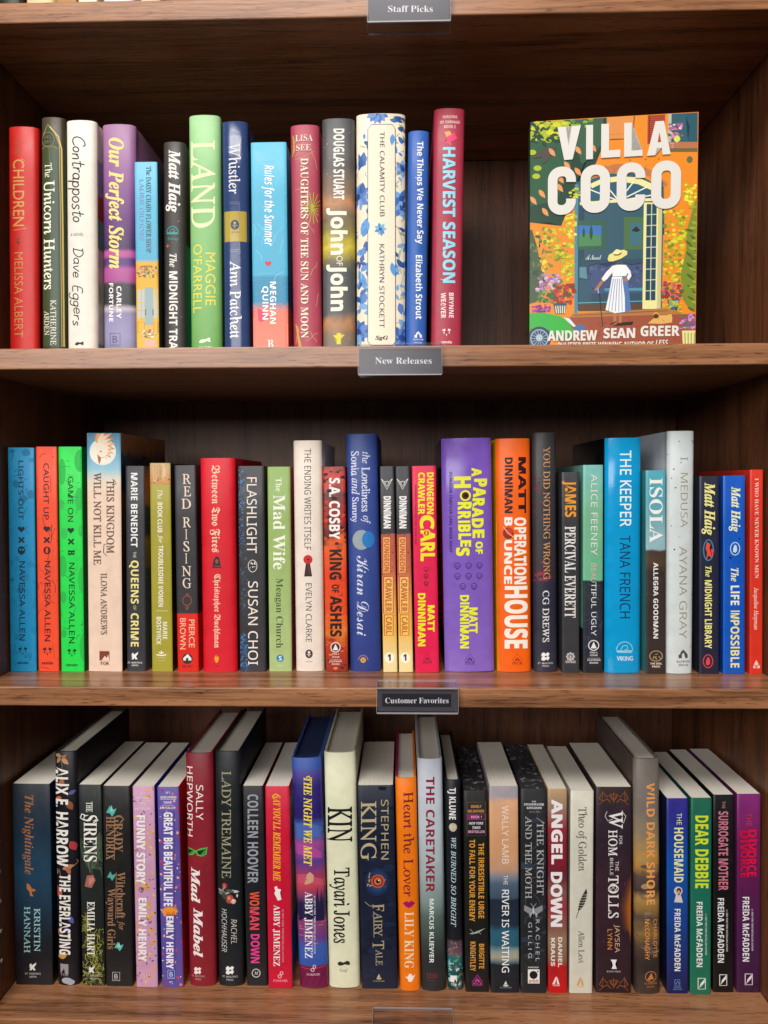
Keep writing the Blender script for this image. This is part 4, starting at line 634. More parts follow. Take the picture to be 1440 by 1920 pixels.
book('p', 'ba', (654, 836, 528, 686, 848, 1814), '1e1c1c', 'black paperback spine with copper lettering and small mint-coloured birds', {
    'author_name': [T('GRADY', 'b', '9c7456', 714, 950, 738, 790), T('HENDRIX', 'b', '9c7456', 722, 1000, 682, 736), Ln('9c7456', 5, (775, 716), (798, 740), (770, 770)), Ln('9c7456', 4, (738, 720), (735, 1000))],
    'title': [T('Witchcraft', 'b', '9c7456', 1078, 1376, 752, 804), T('for', 'i+4', '9c7456', 1392, 1452, 764, 800), T('Wayward Girls', 'b', '9c7456', 1184, 1575, 694, 742), Ln('9c7456', 4, (748, 1080), (745, 1380))],
    'cover_picture': [[P(c, *[(x + s * a, y + s * b) for a, b in ((-1, .3), (-.3, -1), (.1, -.2), (.9, -.5), (.6, .3), (.1, 1), (-.3, .4))]) for c, x, y, s in (('58b4a8', 716, 688, 36), ('52a89e', 718, 1104, 30), ('5cb4aa', 766, 1558, 30))], [P('94d4c8', (716, 650), (728, 690), (706, 690)), P('94d4c8', (765, 1530), (778, 1565), (752, 1560))]],
    'publisher_mark': [bsq(748, 1752, 22, 'c8c4c0')]}, right='141414')
tb_ = lambda x, y, c, k=1: [H('#1', 'sbi', c, x - 12, x + 14, y, y - 16), H('NEW YORK', 'sbi', c, x - 46, x + 46, y + 32, y + 16), H('TIMES', 'sbi', c, x - 26, x + 26, y + 64, y + 50), H('BESTSELLER', 'sbi', c, x - 50, x + 50, y + 98, y + 84)]
book('p', 'bb', (60, 204, 530, 92, 222, 1821), 'cc9aba', 'pinkish lilac paperback spine strewn with yellow petals, white block title', {
    'cover_picture': [many(111, 90, 62, 540, 220, 1815, ['e0a850', 'd8985c', 'e4b868', 'dca04c'], 'leaf', 20, 36, .6), many(112, 70, 62, 540, 220, 1815, ['6c4a80', '8a5c8c', '7c5484'], 'leaf', 14, 24, .45), Rg('8a6878', 6, 120, 1190, 14), C('5c4a54', 124, 1188, 8)],
    'tagline': [tb_(128, 582, 'f0e0ec'), Ln('f0e0ec', 2, (80, 620), (180, 620)), Ln('f0e0ec', 2, (85, 655), (160, 655))],
    'title': [T('FUNNY STORY', 'sb+12', 'f2ecec', 715, 1155, 90, 146)], 'author_name': [T('EMILY HENRY', 'sb+12', 'f2ecec', 1245, 1655, 104, 154)],
    'publisher_mark': [bsq(150, 1745, 26, 'e8b8c8')]}, right='28288c')
book('p', 'bb', (222, 358, 535, 254, 390, 1823), '5f50a0', 'violet paperback spine scattered with red and pink confetti and an orange sun', {
    'cover_picture': [many(113, 90, 224, 545, 388, 1815, ['b82848', 'e08870', 'e8b0a0', 'c83c5c', 'd87858'], 'leaf', 12, 26, .8), many(114, 40, 224, 545, 388, 1815, ['f0e8e4', 'e8c8b8'], 'leaf', 8, 16, .7), [Ln('f0a838', 6, (305, 1335), (305 + 52 * math.cos(a), 1335 + 42 * math.sin(a))) for a in [3.0 + i * .27 for i in range(13)]], P('f0982c', (262, 1352), (265, 1320), (290, 1305), (320, 1305), (345, 1325), (348, 1352)), P('e07820', (275, 1352), (290, 1330), (310, 1345), (330, 1325), (345, 1352))],
    'tagline': [tb_(290, 576, 'f0e8f0'), Ln('f0e8f0', 2, (240, 614), (345, 614)), Ln('f0e8f0', 2, (250, 650), (330, 650))],
    'title': [Q('5f50a0', 256, 690, 332, 1300), T('GREAT BIG BEAUTIFUL LIFE', 'sb+12', 'f2eef0', 695, 1297, 266, 322)], 'author_name': [Q('5f50a0', 274, 1358, 336, 1705), T('EMILY HENRY', 'sb+12', 'f2eef0', 1360, 1702, 282, 328)],
    'publisher_mark': [Q('3c4aa0', 290, 1705, 340, 1775), bsq(314, 1738, 22, 'd0d0f0')]}, right=[(0, 'cc2420'), (.28, 'c82018'), (.4, 'd02c1c'), (.6, 'a81820'), (.8, 'd83418'), (1, 'c82418'), .12])
book('h', 'bb', (395, 576, 320, 427, 596, 1816), [(0, '841c2c'), (.4, '8c202e'), (1, '881e2a'), .1], 'crimson spine with green sunglasses and a swirling white title', {
    'author_name': [T('SALLY', 'n+4', 'f0e4dc', 520, 745, 472, 518), T('HEPWORTH', 'n+4', 'f0e4dc', 405, 852, 408, 448)],
    'cover_picture': [P('58b048', (404, 922), (440, 930), (470, 940), (500, 925), (544, 920), (538, 965), (510, 978), (480, 972), (468, 950), (452, 968), (428, 974), (408, 960)), P('143020', (412, 932), (455, 940), (446, 962), (426, 966), (412, 955)), P('143020', (478, 942), (535, 930), (528, 962), (506, 970), (484, 962)), P('3c9048', (425, 964), (448, 940), (455, 950), (440, 966)), P('3c9048', (500, 968), (528, 934), (532, 950), (518, 968))],
    'title': [T('Mad', 'bi+16', 'f4eae4', 1048, 1278, 440, 496), T('Mabel', 'bi+16', 'f4eae4', 1310, 1628, 456, 514)],
    'publisher_mark': [dleaf(483, 1718, 24, 'f0e4e0'), smp(486, 1752, 'c89c98', 42)]})
book('h', 'bb', (588, 752, 308, 612, 778, 1816), '1c2024', 'tall black spine with thin khaki serif capitals and a small cluster of roses', {
    'title': [T('LADY TREMAINE', 'r', 'a09c7c', 432, 1118, 638, 696)],
    'cover_picture': [C('a83c34', 655, 1168, 17, 20), C('c86050', 652, 1164, 8), C('b84a40', 688, 1252, 26, 28), C('d88070', 684, 1246, 12), C('d8a8a0', 712, 1268, 16), C('e8d8d0', 712, 1262, 8), [Lf(c, x, y, l, w, a) for c, x, y, l, w, a in (('8c8c8c', 610, 1190, 70, 26, 30), ('6c6c70', 612, 1215, 60, 30, 0), ('b8b4b4', 660, 1220, 60, 16, -30), ('c8c8c8', 700, 1200, 50, 18, 10), ('58584c', 660, 1195, 60, 24, 10), ('d0ccc8', 735, 1220, 26, 12, 90), ('48483c', 640, 1210, 60, 30, 60), ('9c9c98', 640, 1200, 40, 10, -60))]],
    'author_name': [T('RACHEL', 'si', 'c8c4bc', 1382, 1540, 698, 734), T('HOCHHAUSER', 'si', 'c8c4bc', 1315, 1595, 636, 670)],
    'publisher_mark': [dleaf(690, 1714, 28, 'f0eeec'), smp(690, 1754, 'b8b8b8', 50)]}, right='16181c')
book('p', 'bc', (52, 180, 528, 78, 212, 1811), '201e22', 'black paperback spine with grey capitals above orange-to-pink capitals', {
    'author_name': [T('COLLEEN HOOVER', 'sb', '98a0a8', 582, 1150, 84, 150)], 'title': [T('WO', 'sb+4', 'e4583c', 1205, 1295, 98, 158), T('MAN', 'sb+4', 'e04c60', 1303, 1450, 98, 158), T('DOWN', 'sb+4', 'e84490', 1478, 1665, 104, 160)],
    'publisher_mark': [Rg('d8d4d4', 5, 138, 1730, 26, 26), H('M', 'bi', 'd8d4d4', 126, 152, 1740, 1720)]})
book('p', 'bc', (191, 354, 530, 223, 366, 1828), 'cc1436', 'bright raspberry red paperback spine with yellow slanted title capitals', {
    'title': [T("SAY YOU'LL REMEMBER ME", 'bi+6', 'f0b828', 584, 1135, 248, 294), Ln('f0b828', 7, (285, 590), (262, 578), (242, 592), (250, 612))],
    'cover_picture': [P('f2ece8', (255, 1175), (272, 1168), (275, 1185), (298, 1190), (292, 1210), (300, 1255), (278, 1262), (255, 1215), (262, 1200))],
    'author_name': [T('ABBY JIMENEZ', 'b', 'f4ecec', 1290, 1685, 252, 290)], 'tagline': [T('#1 NEW YORK TIMES BESTSELLING AUTHOR', 's', 'e0a0a8', 1316, 1660, 304, 315)],
    'publisher_mark': [infin(295, 1740, 20, 'e8c0c4'), H('FOREVER', 's+4', 'e0a8b0', 252, 338, 1786, 1772)]}, right=[(0, 'c81838'), (.1, 'd8d0c4'), (.3, 'd87848'), (.34, 'd8d0c0'), (.66, 'c8b888'), (.7, '2c84a8'), (.95, '2878a0'), (1, 'e0b890')])
book('h', 'bc', (360, 552, 352, 416, 600, 1828), [(0, '3c5cb0'), (.04, '3454a4'), (.07, '48388c'), (.12, '2c2070'), (.26, '281c68'), (.29, '3c58a4'), (.34, '3c54a0'), (.37, 'a04c94'), (.4, '8c4494'), (.45, '5c3c8c'), (.52, 'a83c60'), (.55, 'cc4454'), (.6, '803868'), (.63, '2c2450'), (.68, '282048'), (.7, '904070'), (.78, '6c3c84'), (.82, '3c5cb0'), (.9, '3458ac'), (.905, '6c1440'), (1, '781648'), .02], 'purple and blue sunset lake spine with yellow slanted title and blue page edges', {
    'cover_picture': [[P('241c44', (x - w, 1395), (x, y), (x + w, 1395)) for x, y, w in ((400, 1270, 14), (425, 1255, 16), (450, 1290, 14), (500, 1240, 16), (530, 1170, 20), (555, 1190, 18), (575, 1165, 20), (475, 1275, 13))], P('c8506c', (385, 1100), (470, 1090), (580, 1140), (585, 1180), (480, 1150), (388, 1160)), P('b0489c', (375, 905), (470, 895), (560, 960), (580, 1000), (470, 980), (378, 960)), P('4c68b0', (372, 770), (480, 765), (560, 800), (575, 870), (480, 850), (374, 880)), many(121, 12, 400, 1390, 590, 1560, ['b8607c', '5c4890', 'c86474'], 'blob', 20, 50, .14), Ln('c03048', 6, (415, 1696), (480, 1706), (602, 1690)), [Ln('500c30', 4, (420 + 40 * i, 1815), (450 + 40 * i, 1730)) for i in range(4)]],
    'title': [T('THE NIGHT WE MET', 'bi+10', 'f4dc50', 474, 1040, 444, 496), Ln('f4dc50', 8, (484, 480), (478, 466), (460, 474))],
    'publisher_mark': [infin(506, 1700, 20, 'e0c8d8'), H('FOREVER', 's+4', 'e0b8d0', 464, 548, 1748, 1734)],
    'author_name': [T('ABBY JIMENEZ', 'b', 'f0f0f8', 1206, 1635, 452, 500)],
    'tagline': [T('#1 NEW YORK TIMES BESTSELLING AUTHOR', 's+4', 'd8d8ec', 1232, 1608, 508, 520), P('d0a080', (466, 1090), (485, 1078), (508, 1100), (505, 1140), (480, 1155), (448, 1160), (452, 1140), (470, 1125))]}, pages='1c2c5c')
book('h', 'bc', (566, 780, 316, 612, 799, 1826), 'e4e4c4', 'cream spine with very tall thin black serif title, tallest of its neighbours', {
    'title': [T('KIN', 'r+8', '1c1a1a', 662, 886, 597, 756)], 'author_name': [T('Tayari Jones', 'r+10', '242222', 1050, 1538, 640, 738)],
    'publisher_mark': [P('2c2a28', (662, 1672), (675, 1655), (700, 1662), (722, 1650), (738, 1660), (722, 1668), (738, 1680), (705, 1674), (680, 1684), (668, 1680)), Ln('2c2a28', 4, (662, 1664), (690, 1680), (735, 1658)), H('Knopf', 's-4', '5c5a50', 678, 724, 1722, 1702)]}, right='d0d0b4')
book('p', 'bd', (67, 303, 525, 102, 324, 1831), [(0, '181e32'), (.5, '161e34'), (1, '1a2034'), .04], 'thick midnight blue paperback spine with a glowing orange eye', {
    'author_name': [T('STEPHEN', 'n', 'b4a684', 616, 998, 222, 270), T('KING', 'r+2', 'bcae8a', 625, 1002, 92, 190)],
    'cover_picture': [many(131, 30, 70, 540, 320, 1800, ['1e2842', '141a2c'], 'blob', 20, 60, .5), [C(c, 196, 1142, rx, ry) for c, rx, ry in (('1a2a50', 78, 92), ('1c3460', 66, 78), ('22406c', 52, 62))], P('3a2a38', (118, 1135), (150, 1095), (200, 1085), (240, 1110), (262, 1140), (235, 1170), (195, 1185), (145, 1172)), many(132, 20, 125, 1095, 255, 1180, ['c8a898', '7c4a48', 'd8c0b0'], 'line', 14, 30, 3), C('b4583c', 200, 1138, 44), C('7c2c24', 200, 1138, 34), C('cc7048', 200, 1138, 24), C('1c0c10', 201, 1138, 13), C('f4e0d0', 206, 1132, 5)],
    'title': [T('F', 'r+2', 'a89c80', 1284, 1330, 168, 240), T('AIRY', 'r+2', 'a89c80', 1336, 1490, 178, 228), T('T', 'r+2', 'a89c80', 1520, 1575, 168, 240), T('ALE', 'r+2', 'a89c80', 1578, 1680, 188, 230), Ln('a89c80', 4, (240, 1290), (150, 1296), (118, 1270)), Ln('a89c80', 3, (172, 1330), (176, 1500))],
    'publisher_mark': [ship(208, 1752, 18, 'c8bc9c'), H('SCRIBNER', 's', '9c9484', 172, 244, 1786, 1776)]})
book('h', 'bd', (309, 450, 482, 346, 474, 1845), 'f27a0c', 'bright orange spine with maroon serif title and magenta lips', {
    'title': [T('Heart the Lover', 'r+2', '7c1c2c', 566, 1236, 366, 428)], 'author_name': [T('LILY KING', 'b-2', 'f4dcb8', 1336, 1700, 374, 430)],
    'cover_picture': [P('b01464', (360, 1280), (385, 1264), (398, 1272), (414, 1262), (440, 1280), (420, 1302), (400, 1310), (380, 1302)), Ln('7c0c48', 3, (364, 1282), (400, 1286), (436, 1281))],
    'publisher_mark': [P('f8ece0', (378, 1752), (392, 1756), (402, 1735), (416, 1735), (424, 1752), (440, 1740), (428, 1768), (418, 1786), (398, 1786), (395, 1772))]}, left='a01850')
book('h', 'bd', (452, 616, 356, 484, 638, 1846), [(0, 'c4c8d4'), (.3, 'bcc8d0'), (.5, 'a0b0b4'), (.62, '7c908c'), (.68, '546860'), (.78, '3c4844'), (.86, '2a2c2e'), (1, '2c2c2c'), .02], 'misty grey-blue spine with dark red capitals under the sign at the middle', {
    'cover_picture': [],
    'title': [T('THE CARETAKER', 'sb', '8a2038', 470, 1208, 510, 565)], 'author_name': [T('MARCUS KLIEWER', 'sb-2', 'e4e8e8', 1250, 1665, 532, 560)],
    'publisher_mark': [H('12:01', 's+4', '8a3038', 518, 582, 1764, 1732), Ln('7c3038', 3, (530, 1780), (570, 1780))]}, right='a8acb4')
book('h', 'bd', (630, 736, 492, 656, 750, 1840), [(0, '1a1c20'), (.76, '1a1a22'), (.77, '5a4450'), (.83, '6c5058'), (.84, '2c6c6c'), (.92, '1c4c54'), (1, '1c4038'), .02], 'narrow black spine with a small full moon and colourful painted foot', {
    'author_name': [T('TJ KLUNE', 'sb', 'f0ecec', 540, 742, 658, 702)],
    'cover_picture': [C('c8bca4', 683, 792, 26, 27), many(141, 7, 665, 775, 700, 810, ['b0a48c', 'd8ccb4'], 'dot', 3, 7), many(142, 60, 655, 1640, 748, 1820, ['4ca49c', '8ad0c8', '2c6478', '5c8c40', 'c0d8d0', '183040', 'a05c50'], 'leaf', 14, 40, .4), many(143, 14, 655, 1535, 748, 1620, ['8a6870', '54404c', '9c7c78'], 'line', 30, 60, 5), P('e8ece8', (668, 1748), (708, 1744), (708, 1790), (668, 1790)), P('2c3c40', (690, 1790), (696, 1765), (708, 1790))],
    'title': [T('WE BURNED SO BRIGHT', 'i+6', 'b8d0d8', 856, 1430, 672, 702)], 'publisher_mark': [H('TOR', 's+8', 'f0f0f0', 672, 708, 1812, 1798)]})
book('p', 'be', (167, 322, 560, 184, 330, 1851), '1a1a18', 'black paperback spine with gold hand-lettered title and a pink banner near its top', {
    'cover_picture': [Q('8a2464', 192, 712, 312, 742), Fr('6c5a3c', 3, 190, 632, 312, 845), Ln('8a5078', 3, (192, 742), (312, 742)), Ln('8a5078', 3, (192, 708), (312, 708)), P('b0b8b0', (205, 1475), (250, 1462), (308, 1438), (262, 1470), (225, 1478)), Ln('8a9080', 4, (210, 1445), (240, 1475)), Ln('8a9080', 4, (255, 1455), (280, 1478))],
    'tagline': [H('DEARLY', 'sb', 'd89848', 215, 284, 668, 650), H('BELOATHED', 'sb', 'd89848', 196, 302, 697, 680), H('BOOK 1', 'sb', 'e8a0cc', 216, 286, 734, 718), H('NEW YORK', 'sbi', 'e8dce4', 202, 298, 774, 758), H('TIMES', 'sbi', 'e8dce4', 224, 278, 802, 786), H('BESTSELLER', 'sb', 'e8a0cc', 198, 306, 828, 812)],
    'title': [T('THE IRRESISTIBLE URGE', 'sb', 'd8983c', 892, 1375, 264, 300), T('TO FALL FOR YOUR ENEMY', 'sb', 'd8983c', 870, 1395, 206, 242)],
    'author_name': [T('BRIGITTE', 'sb', 'd8983c', 1540, 1700, 268, 300), T('KNIGHTLEY', 'sb', 'd8983c', 1526, 1716, 212, 246)],
    'publisher_mark': [P('5c1848', (222, 1795), (256, 1735), (292, 1795)), ace(257, 1772, 32, 'd0509c')]}, pages='1a161a', left='16141a')
book('p', 'be', (332, 520, 530, 348, 524, 1856), [(0, '9c949a'), (.05, '9a9298'), (.075, 'd4a27c'), (.3, 'd49c70'), (.4, 'c49878'), (.44, '7c8494'), (.47, '506478'), (.54, '3c5064'), (.55, '1e2a38'), (.67, '22303e'), (.7, '2c6078'), (.77, '2c5c70'), (.8, '8c9c98'), (.83, 'a8a088'), (.855, '506870'), (.865, '1c222a'), (1, '1c2028'), .035], 'paperback spine with peach dusk sky over layered blue water', {
    'author_name': [T('WALLY LAMB', 'n-4', 'f0e4d8', 655, 1025, 416, 458)], 'title': [T('THE', 'n-2', 'e4e8ec', 1098, 1160, 426, 452), T('RIVER IS WAITING', 'n+6', 'f4f4f4', 1192, 1726, 416, 460)],
    'publisher_mark': [ship(440, 1798, 18, 'd8d8d0'), H('SCRIBNER', 's', '8c9094', 404, 476, 1828, 1818)]})
book('p', 'be', (536, 702, 548, 537, 699, 1858), '25262a', 'black marbled paperback spine with silver capitals and a grey moth', {
    'cover_picture': [many(151, 34, 540, 560, 698, 1840, ['44484e', '383c44', '54585e'], 'line', 50, 150, 3), many(152, 12, 538, 600, 700, 1650, ['303848', '34404c'], 'blob', 20, 60, .5), [P('8c8c90', (617, 1318), (617 + s * 58, 1290), (617 + s * 60, 1325), (617 + s * 30, 1345)) for s in (-1, 1)], [P('a8a8a8', (617, 1322), (617 + s * 28, 1345), (617 + s * 20, 1372)) for s in (-1, 1)], C('c0c0c0', 617, 1325, 6, 24), Ln('a8a8a8', 3, (617, 1302), (600, 1278)), Ln('a8a8a8', 3, (617, 1302), (636, 1278))],
    'tagline': [H('THE', 'sb', 'd0d0d0', 606, 634, 632, 622), H('STONEWATER', 'b+10', 'e0e0e0', 556, 686, 652, 638), H('KINGDOM', 'b+10', 'e0e0e0', 574, 670, 674, 660), H('BOOK ONE', 's', 'a0a0a0', 590, 656, 696, 689)],
    'title': [T('THE KNIGHT', 'r', 'b4b4b4', 756, 1225, 640, 682), T('AND THE MOTH', 'r', 'b4b4b4', 720, 1248, 566, 606), Ln('a0a0a0', 3, (636, 730), (690, 765)), Ln('a0a0a0', 3, (598, 940), (560, 970))],
    'author_name': [T('R A C H E L', 's', 'b8b8b8', 1382, 1652, 632, 656), T('G I L L I G', 's', 'b8b8b8', 1400, 1632, 584, 608)],
    'publisher_mark': [H('FANTASY', 'sb', 'd8d8d8', 584, 652, 1696, 1686), Q('ecebe4', 582, 1704, 656, 1795), C('1c1c1e', 618, 1740, 26), C('1c1c1e', 645, 1716, 5), H('orbit', 'sb', 'b84438', 588, 650, 1790, 1768)]}, pages='26242a')
book('p', 'be', (711, 833, 548, 713, 835, 1857), [(0, 'b89468'), (.05, 'a08468'), (.1, '987060'), (.2, '902838'), (.35, '86182c'), (.42, '6c2434'), (.5, '8c5450'), (.58, 'a03440'), (.68, '8c5c50'), (.74, '94785c'), (.84, '8c5c48'), (.87, 'b01c20'), (1, 'c81418'), .05], 'crimson and tan paperback spine with huge blocky white title', {
    'cover_picture': [P('b42030', (833, 720), (800, 760), (790, 830), (833, 870)), P('901c2c', (712, 860), (770, 880), (760, 960), (712, 980)), P('c81418', (712, 1620), (760, 1650), (800, 1690), (836, 1760), (836, 1857), (712, 1857))],
    'title': [T('ANGEL', 'sb+24', 'f0ecec', 614, 1028, 734, 804), T('DOWN', 'sb+24', 'f0ecec', 1078, 1430, 730, 802)],
    'author_name': [T('DANIEL', 'sb+10', 'e8dcd4', 1496, 1690, 776, 802), T('KRAUS', 'sb+10', 'e8dcd4', 1502, 1684, 730, 756)],
    'publisher_mark': [aform(762, 1778, 24, 'f0e0dc'), H('ATRIA', 'sb', 'f0d0cc', 742, 788, 1814, 1804)]})
book('p', 'bf', (172, 320, 560, 164, 310, 1860), 'd6d2c2', 'pale ivory paperback spine with fine grey title and a single dark feather', {
    'title': [T('Theo of Golden', 'r', '54544c', 662, 1072, 222, 272)],
    'cover_picture': [P('343434', (272, 1184), (278, 1210), (272, 1250), (258, 1290), (238, 1318), (218, 1328), (222, 1296), (232, 1260), (248, 1225)), [Ln('d6d2c2', 3, (262 - 5 * q + s_ * 26, 1216 + 17 * q + 4), (256 - 5 * q, 1226 + 17 * q)) for q in range(6) for s_ in (-1, 1)], Ln('3c3c3c', 4, (270, 1186), (236, 1290), (206, 1374))],
    'author_name': [T('Allen Levi', 'r', '54544c', 1455, 1665, 222, 258)], 'publisher_mark': [aform(232, 1784, 25, 'd0a068'), H('ATRIA', 'sb', 'd8b888', 212, 256, 1822, 1812)]}, left='a8a498')
ornm = lambda y, s: [Ln('98582c', 5, *[(448 + q * (a), y + s * b) for a, b in ((6, 30), (20, -10), (44, 10), (70, -24), (92, 20), (70, 36), (40, 22), (20, 44))]) for q in (-1, 1)] + [Ln('8a4c28', 4, (448 + q * 70, y - s * 30), (448 + q * 72, y + s * 40), (448 + q * 95, y + s * 60)) for q in (-1, 1)] + [Ln('98582c', 4, (448, y - s * 20), (448, y + s * 44)), Rg('8a4c28', 4, 448, y + s * 6, 22, 16)]
book('p', 'bf', (338, 564, 535, 333, 560, 1858), [(0, '30201e'), (.1, '2c2028'), (.3, '30202c'), (.5, '3a222c'), (.75, '34202a'), (1, '2c1c20'), .05], 'dark plum paperback spine with orange glow, ornamental corners and ornate white title', {
    'cover_picture': [[P(c, (570, 1000 + 18 * k), (530 + 3 * k, 1120 + 12 * k), (478 + 8 * k, 1300), (500 + 6 * k, 1440 - 3 * k), (570, 1590 - 10 * k)) for k, c in enumerate(('3c242c', '44282c', '4e2c2c', '5a322a', '683a28', '784226', '8a4c24', '9c5622', 'ac6022'))], ornm(590, 1), ornm(1785, 1), many(171, 24, 345, 680, 555, 1700, ['6a5058', '8a6a64'], 'dot', 1.5, 3)],
    'title': [T('W', 'r+6', 'eeeae6', 685, 800, 420, 505), T('HOM', 'r+4', 'eeeae6', 808, 975, 415, 470), Ln('d8d4d0', 4, (500, 690), (525, 720), (510, 765), (485, 750)), Ln('d8d4d0', 4, (405, 690), (392, 720), (410, 750), (440, 740)), T('FOR', 'n', 'e0dcd8', 846, 900, 482, 502), T('THE', 'n', 'e0dcd8', 1008, 1070, 458, 480), T('BELLE', 'n', 'e0dcd8', 988, 1098, 424, 444), T('TOLLS', 'r+4', 'eeeae6', 1100, 1375, 414, 478), Rg('e0dcd8', 4, 444, 1178, 22, 26), Ln('d8d4d0', 3, (424, 1160), (464, 1196)), Ln('d8d4d0', 3, (464, 1160), (424, 1196))],
    'author_name': [T('JAYSEA', 'n', 'd8ac84', 1416, 1596, 456, 486), T('LYNN', 'n', 'd8904c', 1446, 1576, 408, 438)],
    'publisher_mark': [P('f0eeec', (428, 1642), (468, 1642), (460, 1662), (458, 1675), (468, 1702), (434, 1702), (442, 1680), (438, 1660)), H('BOOK PRESS', 's', 'c8c4c4', 404, 492, 1724, 1714)]})
book('h', 'bf', (578, 752, 356, 592, 752, 1866), [(0, '706862'), (.2, '7a7068'), (.3, '8a7c66'), (.36, 'a4885c'), (.42, 'bc9048'), (.46, 'b08040'), (.5, '5c4a42'), (.56, '443a38'), (.6, 'a8844c'), (.64, '94703c'), (.68, '54463e'), (.74, '8c6c3c'), (.8, '4c3c34'), (.88, '302828'), (1, '44382f'), .12], 'tall stormy brown spine with orange capitals, in the right half of the lower shelf', {
    'cover_picture': [many(181, 14, 585, 1000, 750, 1700, ['8c7454', '685850', 'a88c60', '5c504c'], 'blob', 16, 50, .4)],
    'title': [T('WILD DARK SHORE', 'sb', 'f0a058', 510, 1290, 660, 714)], 'author_name': [T('CHARLOTTE', 'n+2', 'e89850', 1385, 1632, 704, 728), T('McCONAGHY', 'n+6', 'e89850', 1382, 1645, 650, 678)],
    'publisher_mark': [Rg('c87c44', 4, 687, 1755, 34), P('c87c44', (664, 1775), (690, 1728), (706, 1775), (692, 1768), (680, 1778)), H('FLATIRON', 's+6', 'b87444', 648, 726, 1805, 1793), H('BOOKS', 's+6', 'b87444', 664, 710, 1825, 1814)]}, left=[(0, '5c504c'), (.12, '4c3c38'), (.2, '6c5040'), (.4, '503c34'), (1, '382c28'), .1])
mc_ = lambda y0, y1, xa, xb: T('FREIDA McFADDEN', 'sb-2', 'eceaea', y0, y1, xa, xb)
ny_ = lambda y0, y1, xa: T('#1 NEW YORK TIMES BESTSELLING AUTHOR', 'sbi', 'c8c8cc', y0, y1, xa, xa + 11)
book('p', 'bg', (240, 378, 608, 243, 378, 1862), [(0, '2c2484'), (.12, '242c88'), (.3, '1450a8'), (.45, '1650a4'), (.7, '1c3c84'), (.9, '1c2864'), (1, '181c50'), .02], 'blue paperback spine with pale yellow title and a keyhole, beside the teal green one', {
    'title': [T('THE', 'n+4', 'e4e4b0', 702, 776, 304, 336), T('HOUSEMAID', 'sb', 'ece8a4', 795, 1145, 288, 346)],
    'cover_picture': [C('d8ccc8', 314, 1200, 27, 28), P('d8ccc8', (302, 1215), (328, 1215), (344, 1275), (288, 1272)), C('54302c', 318, 1198, 16, 18), P('7c4a40', (308, 1200), (328, 1200), (322, 1228), (312, 1226)), C('c8a898', 316, 1206, 8, 11)],
    'author_name': [mc_(1315, 1716, 290, 328)], 'publisher_mark': [Fr('7c98d8', 3, 292, 1772, 324, 1808), Ln('7c98d8', 4, (298, 1800), (312, 1780), (320, 1800)), H('GRAND', 's', '7c98d8', 286, 332, 1824, 1815), H('CENTRAL', 's', '7c98d8', 278, 340, 1838, 1829)]}, left='101430')
book('p', 'bg', (396, 532, 605, 393, 522, 1868), [(0, '18604c'), (.4, '1c6e58'), (1, '1c7054')], 'teal green paperback spine with large lime yellow capitals', {
    'title': [T('DEAR DEBBIE', 'sb+4', 'd4e42c', 718, 1182, 424, 508)], 'author_name': [mc_(1270, 1690, 432, 470)], 'tagline': [ny_(1345, 1612, 487)], 'publisher_mark': [quill(465, 1798, 'e8ece8')]}, left='145040')
book('p', 'bg', (542, 672, 585, 538, 672, 1854), '141214', 'black paperback spine with dusty pink capitals, between teal green and purple', {
    'title': [T('THE', 'n+4', 'b8848c', 626, 672, 596, 616), T('SURROGATE MOTHER', 'sb+2', 'c8788a', 690, 1196, 574, 634)], 'author_name': [mc_(1246, 1662, 568, 608)], 'tagline': [ny_(1320, 1590, 622)], 'publisher_mark': [quill(603, 1775, 'ecebe8')]}, left='101010')
book('p', 'bg', (694, 844, 580, 692, 842, 1855), [(0, '7c2470'), (.2, '741c58'), (.5, '581c50'), (.7, '4c1c4c'), (1, '3a1a3a'), .03], 'purple paperback spine with jagged crimson title, at the right end of the lower shelf', {
    'cover_picture': [P('7c1850', (700, 800), (840, 790), (838, 1120), (704, 1110)), P('18181c', (770, 1858), (800, 1830), (820, 1790), (845, 1770), (845, 1858))],
    'title': [T('THE', 'n+4', 'c03458', 702, 786, 752, 788), T('DIV', 'sb+8', 'c80c3c', 812, 950, 712, 778), T('ORCE', 'sb+8', 'c80c3c', 942, 1112, 716, 762), T('DIV', 'sb+8', 'd81444', 806, 945, 768, 816), T('ORCE', 'sb+8', 'd81444', 940, 1105, 758, 814)],
    'author_name': [mc_(1238, 1655, 728, 770)], 'tagline': [ny_(1315, 1585, 785)], 'publisher_mark': [quill(767, 1770, 'ecdce8')]}, left='5c1c50')

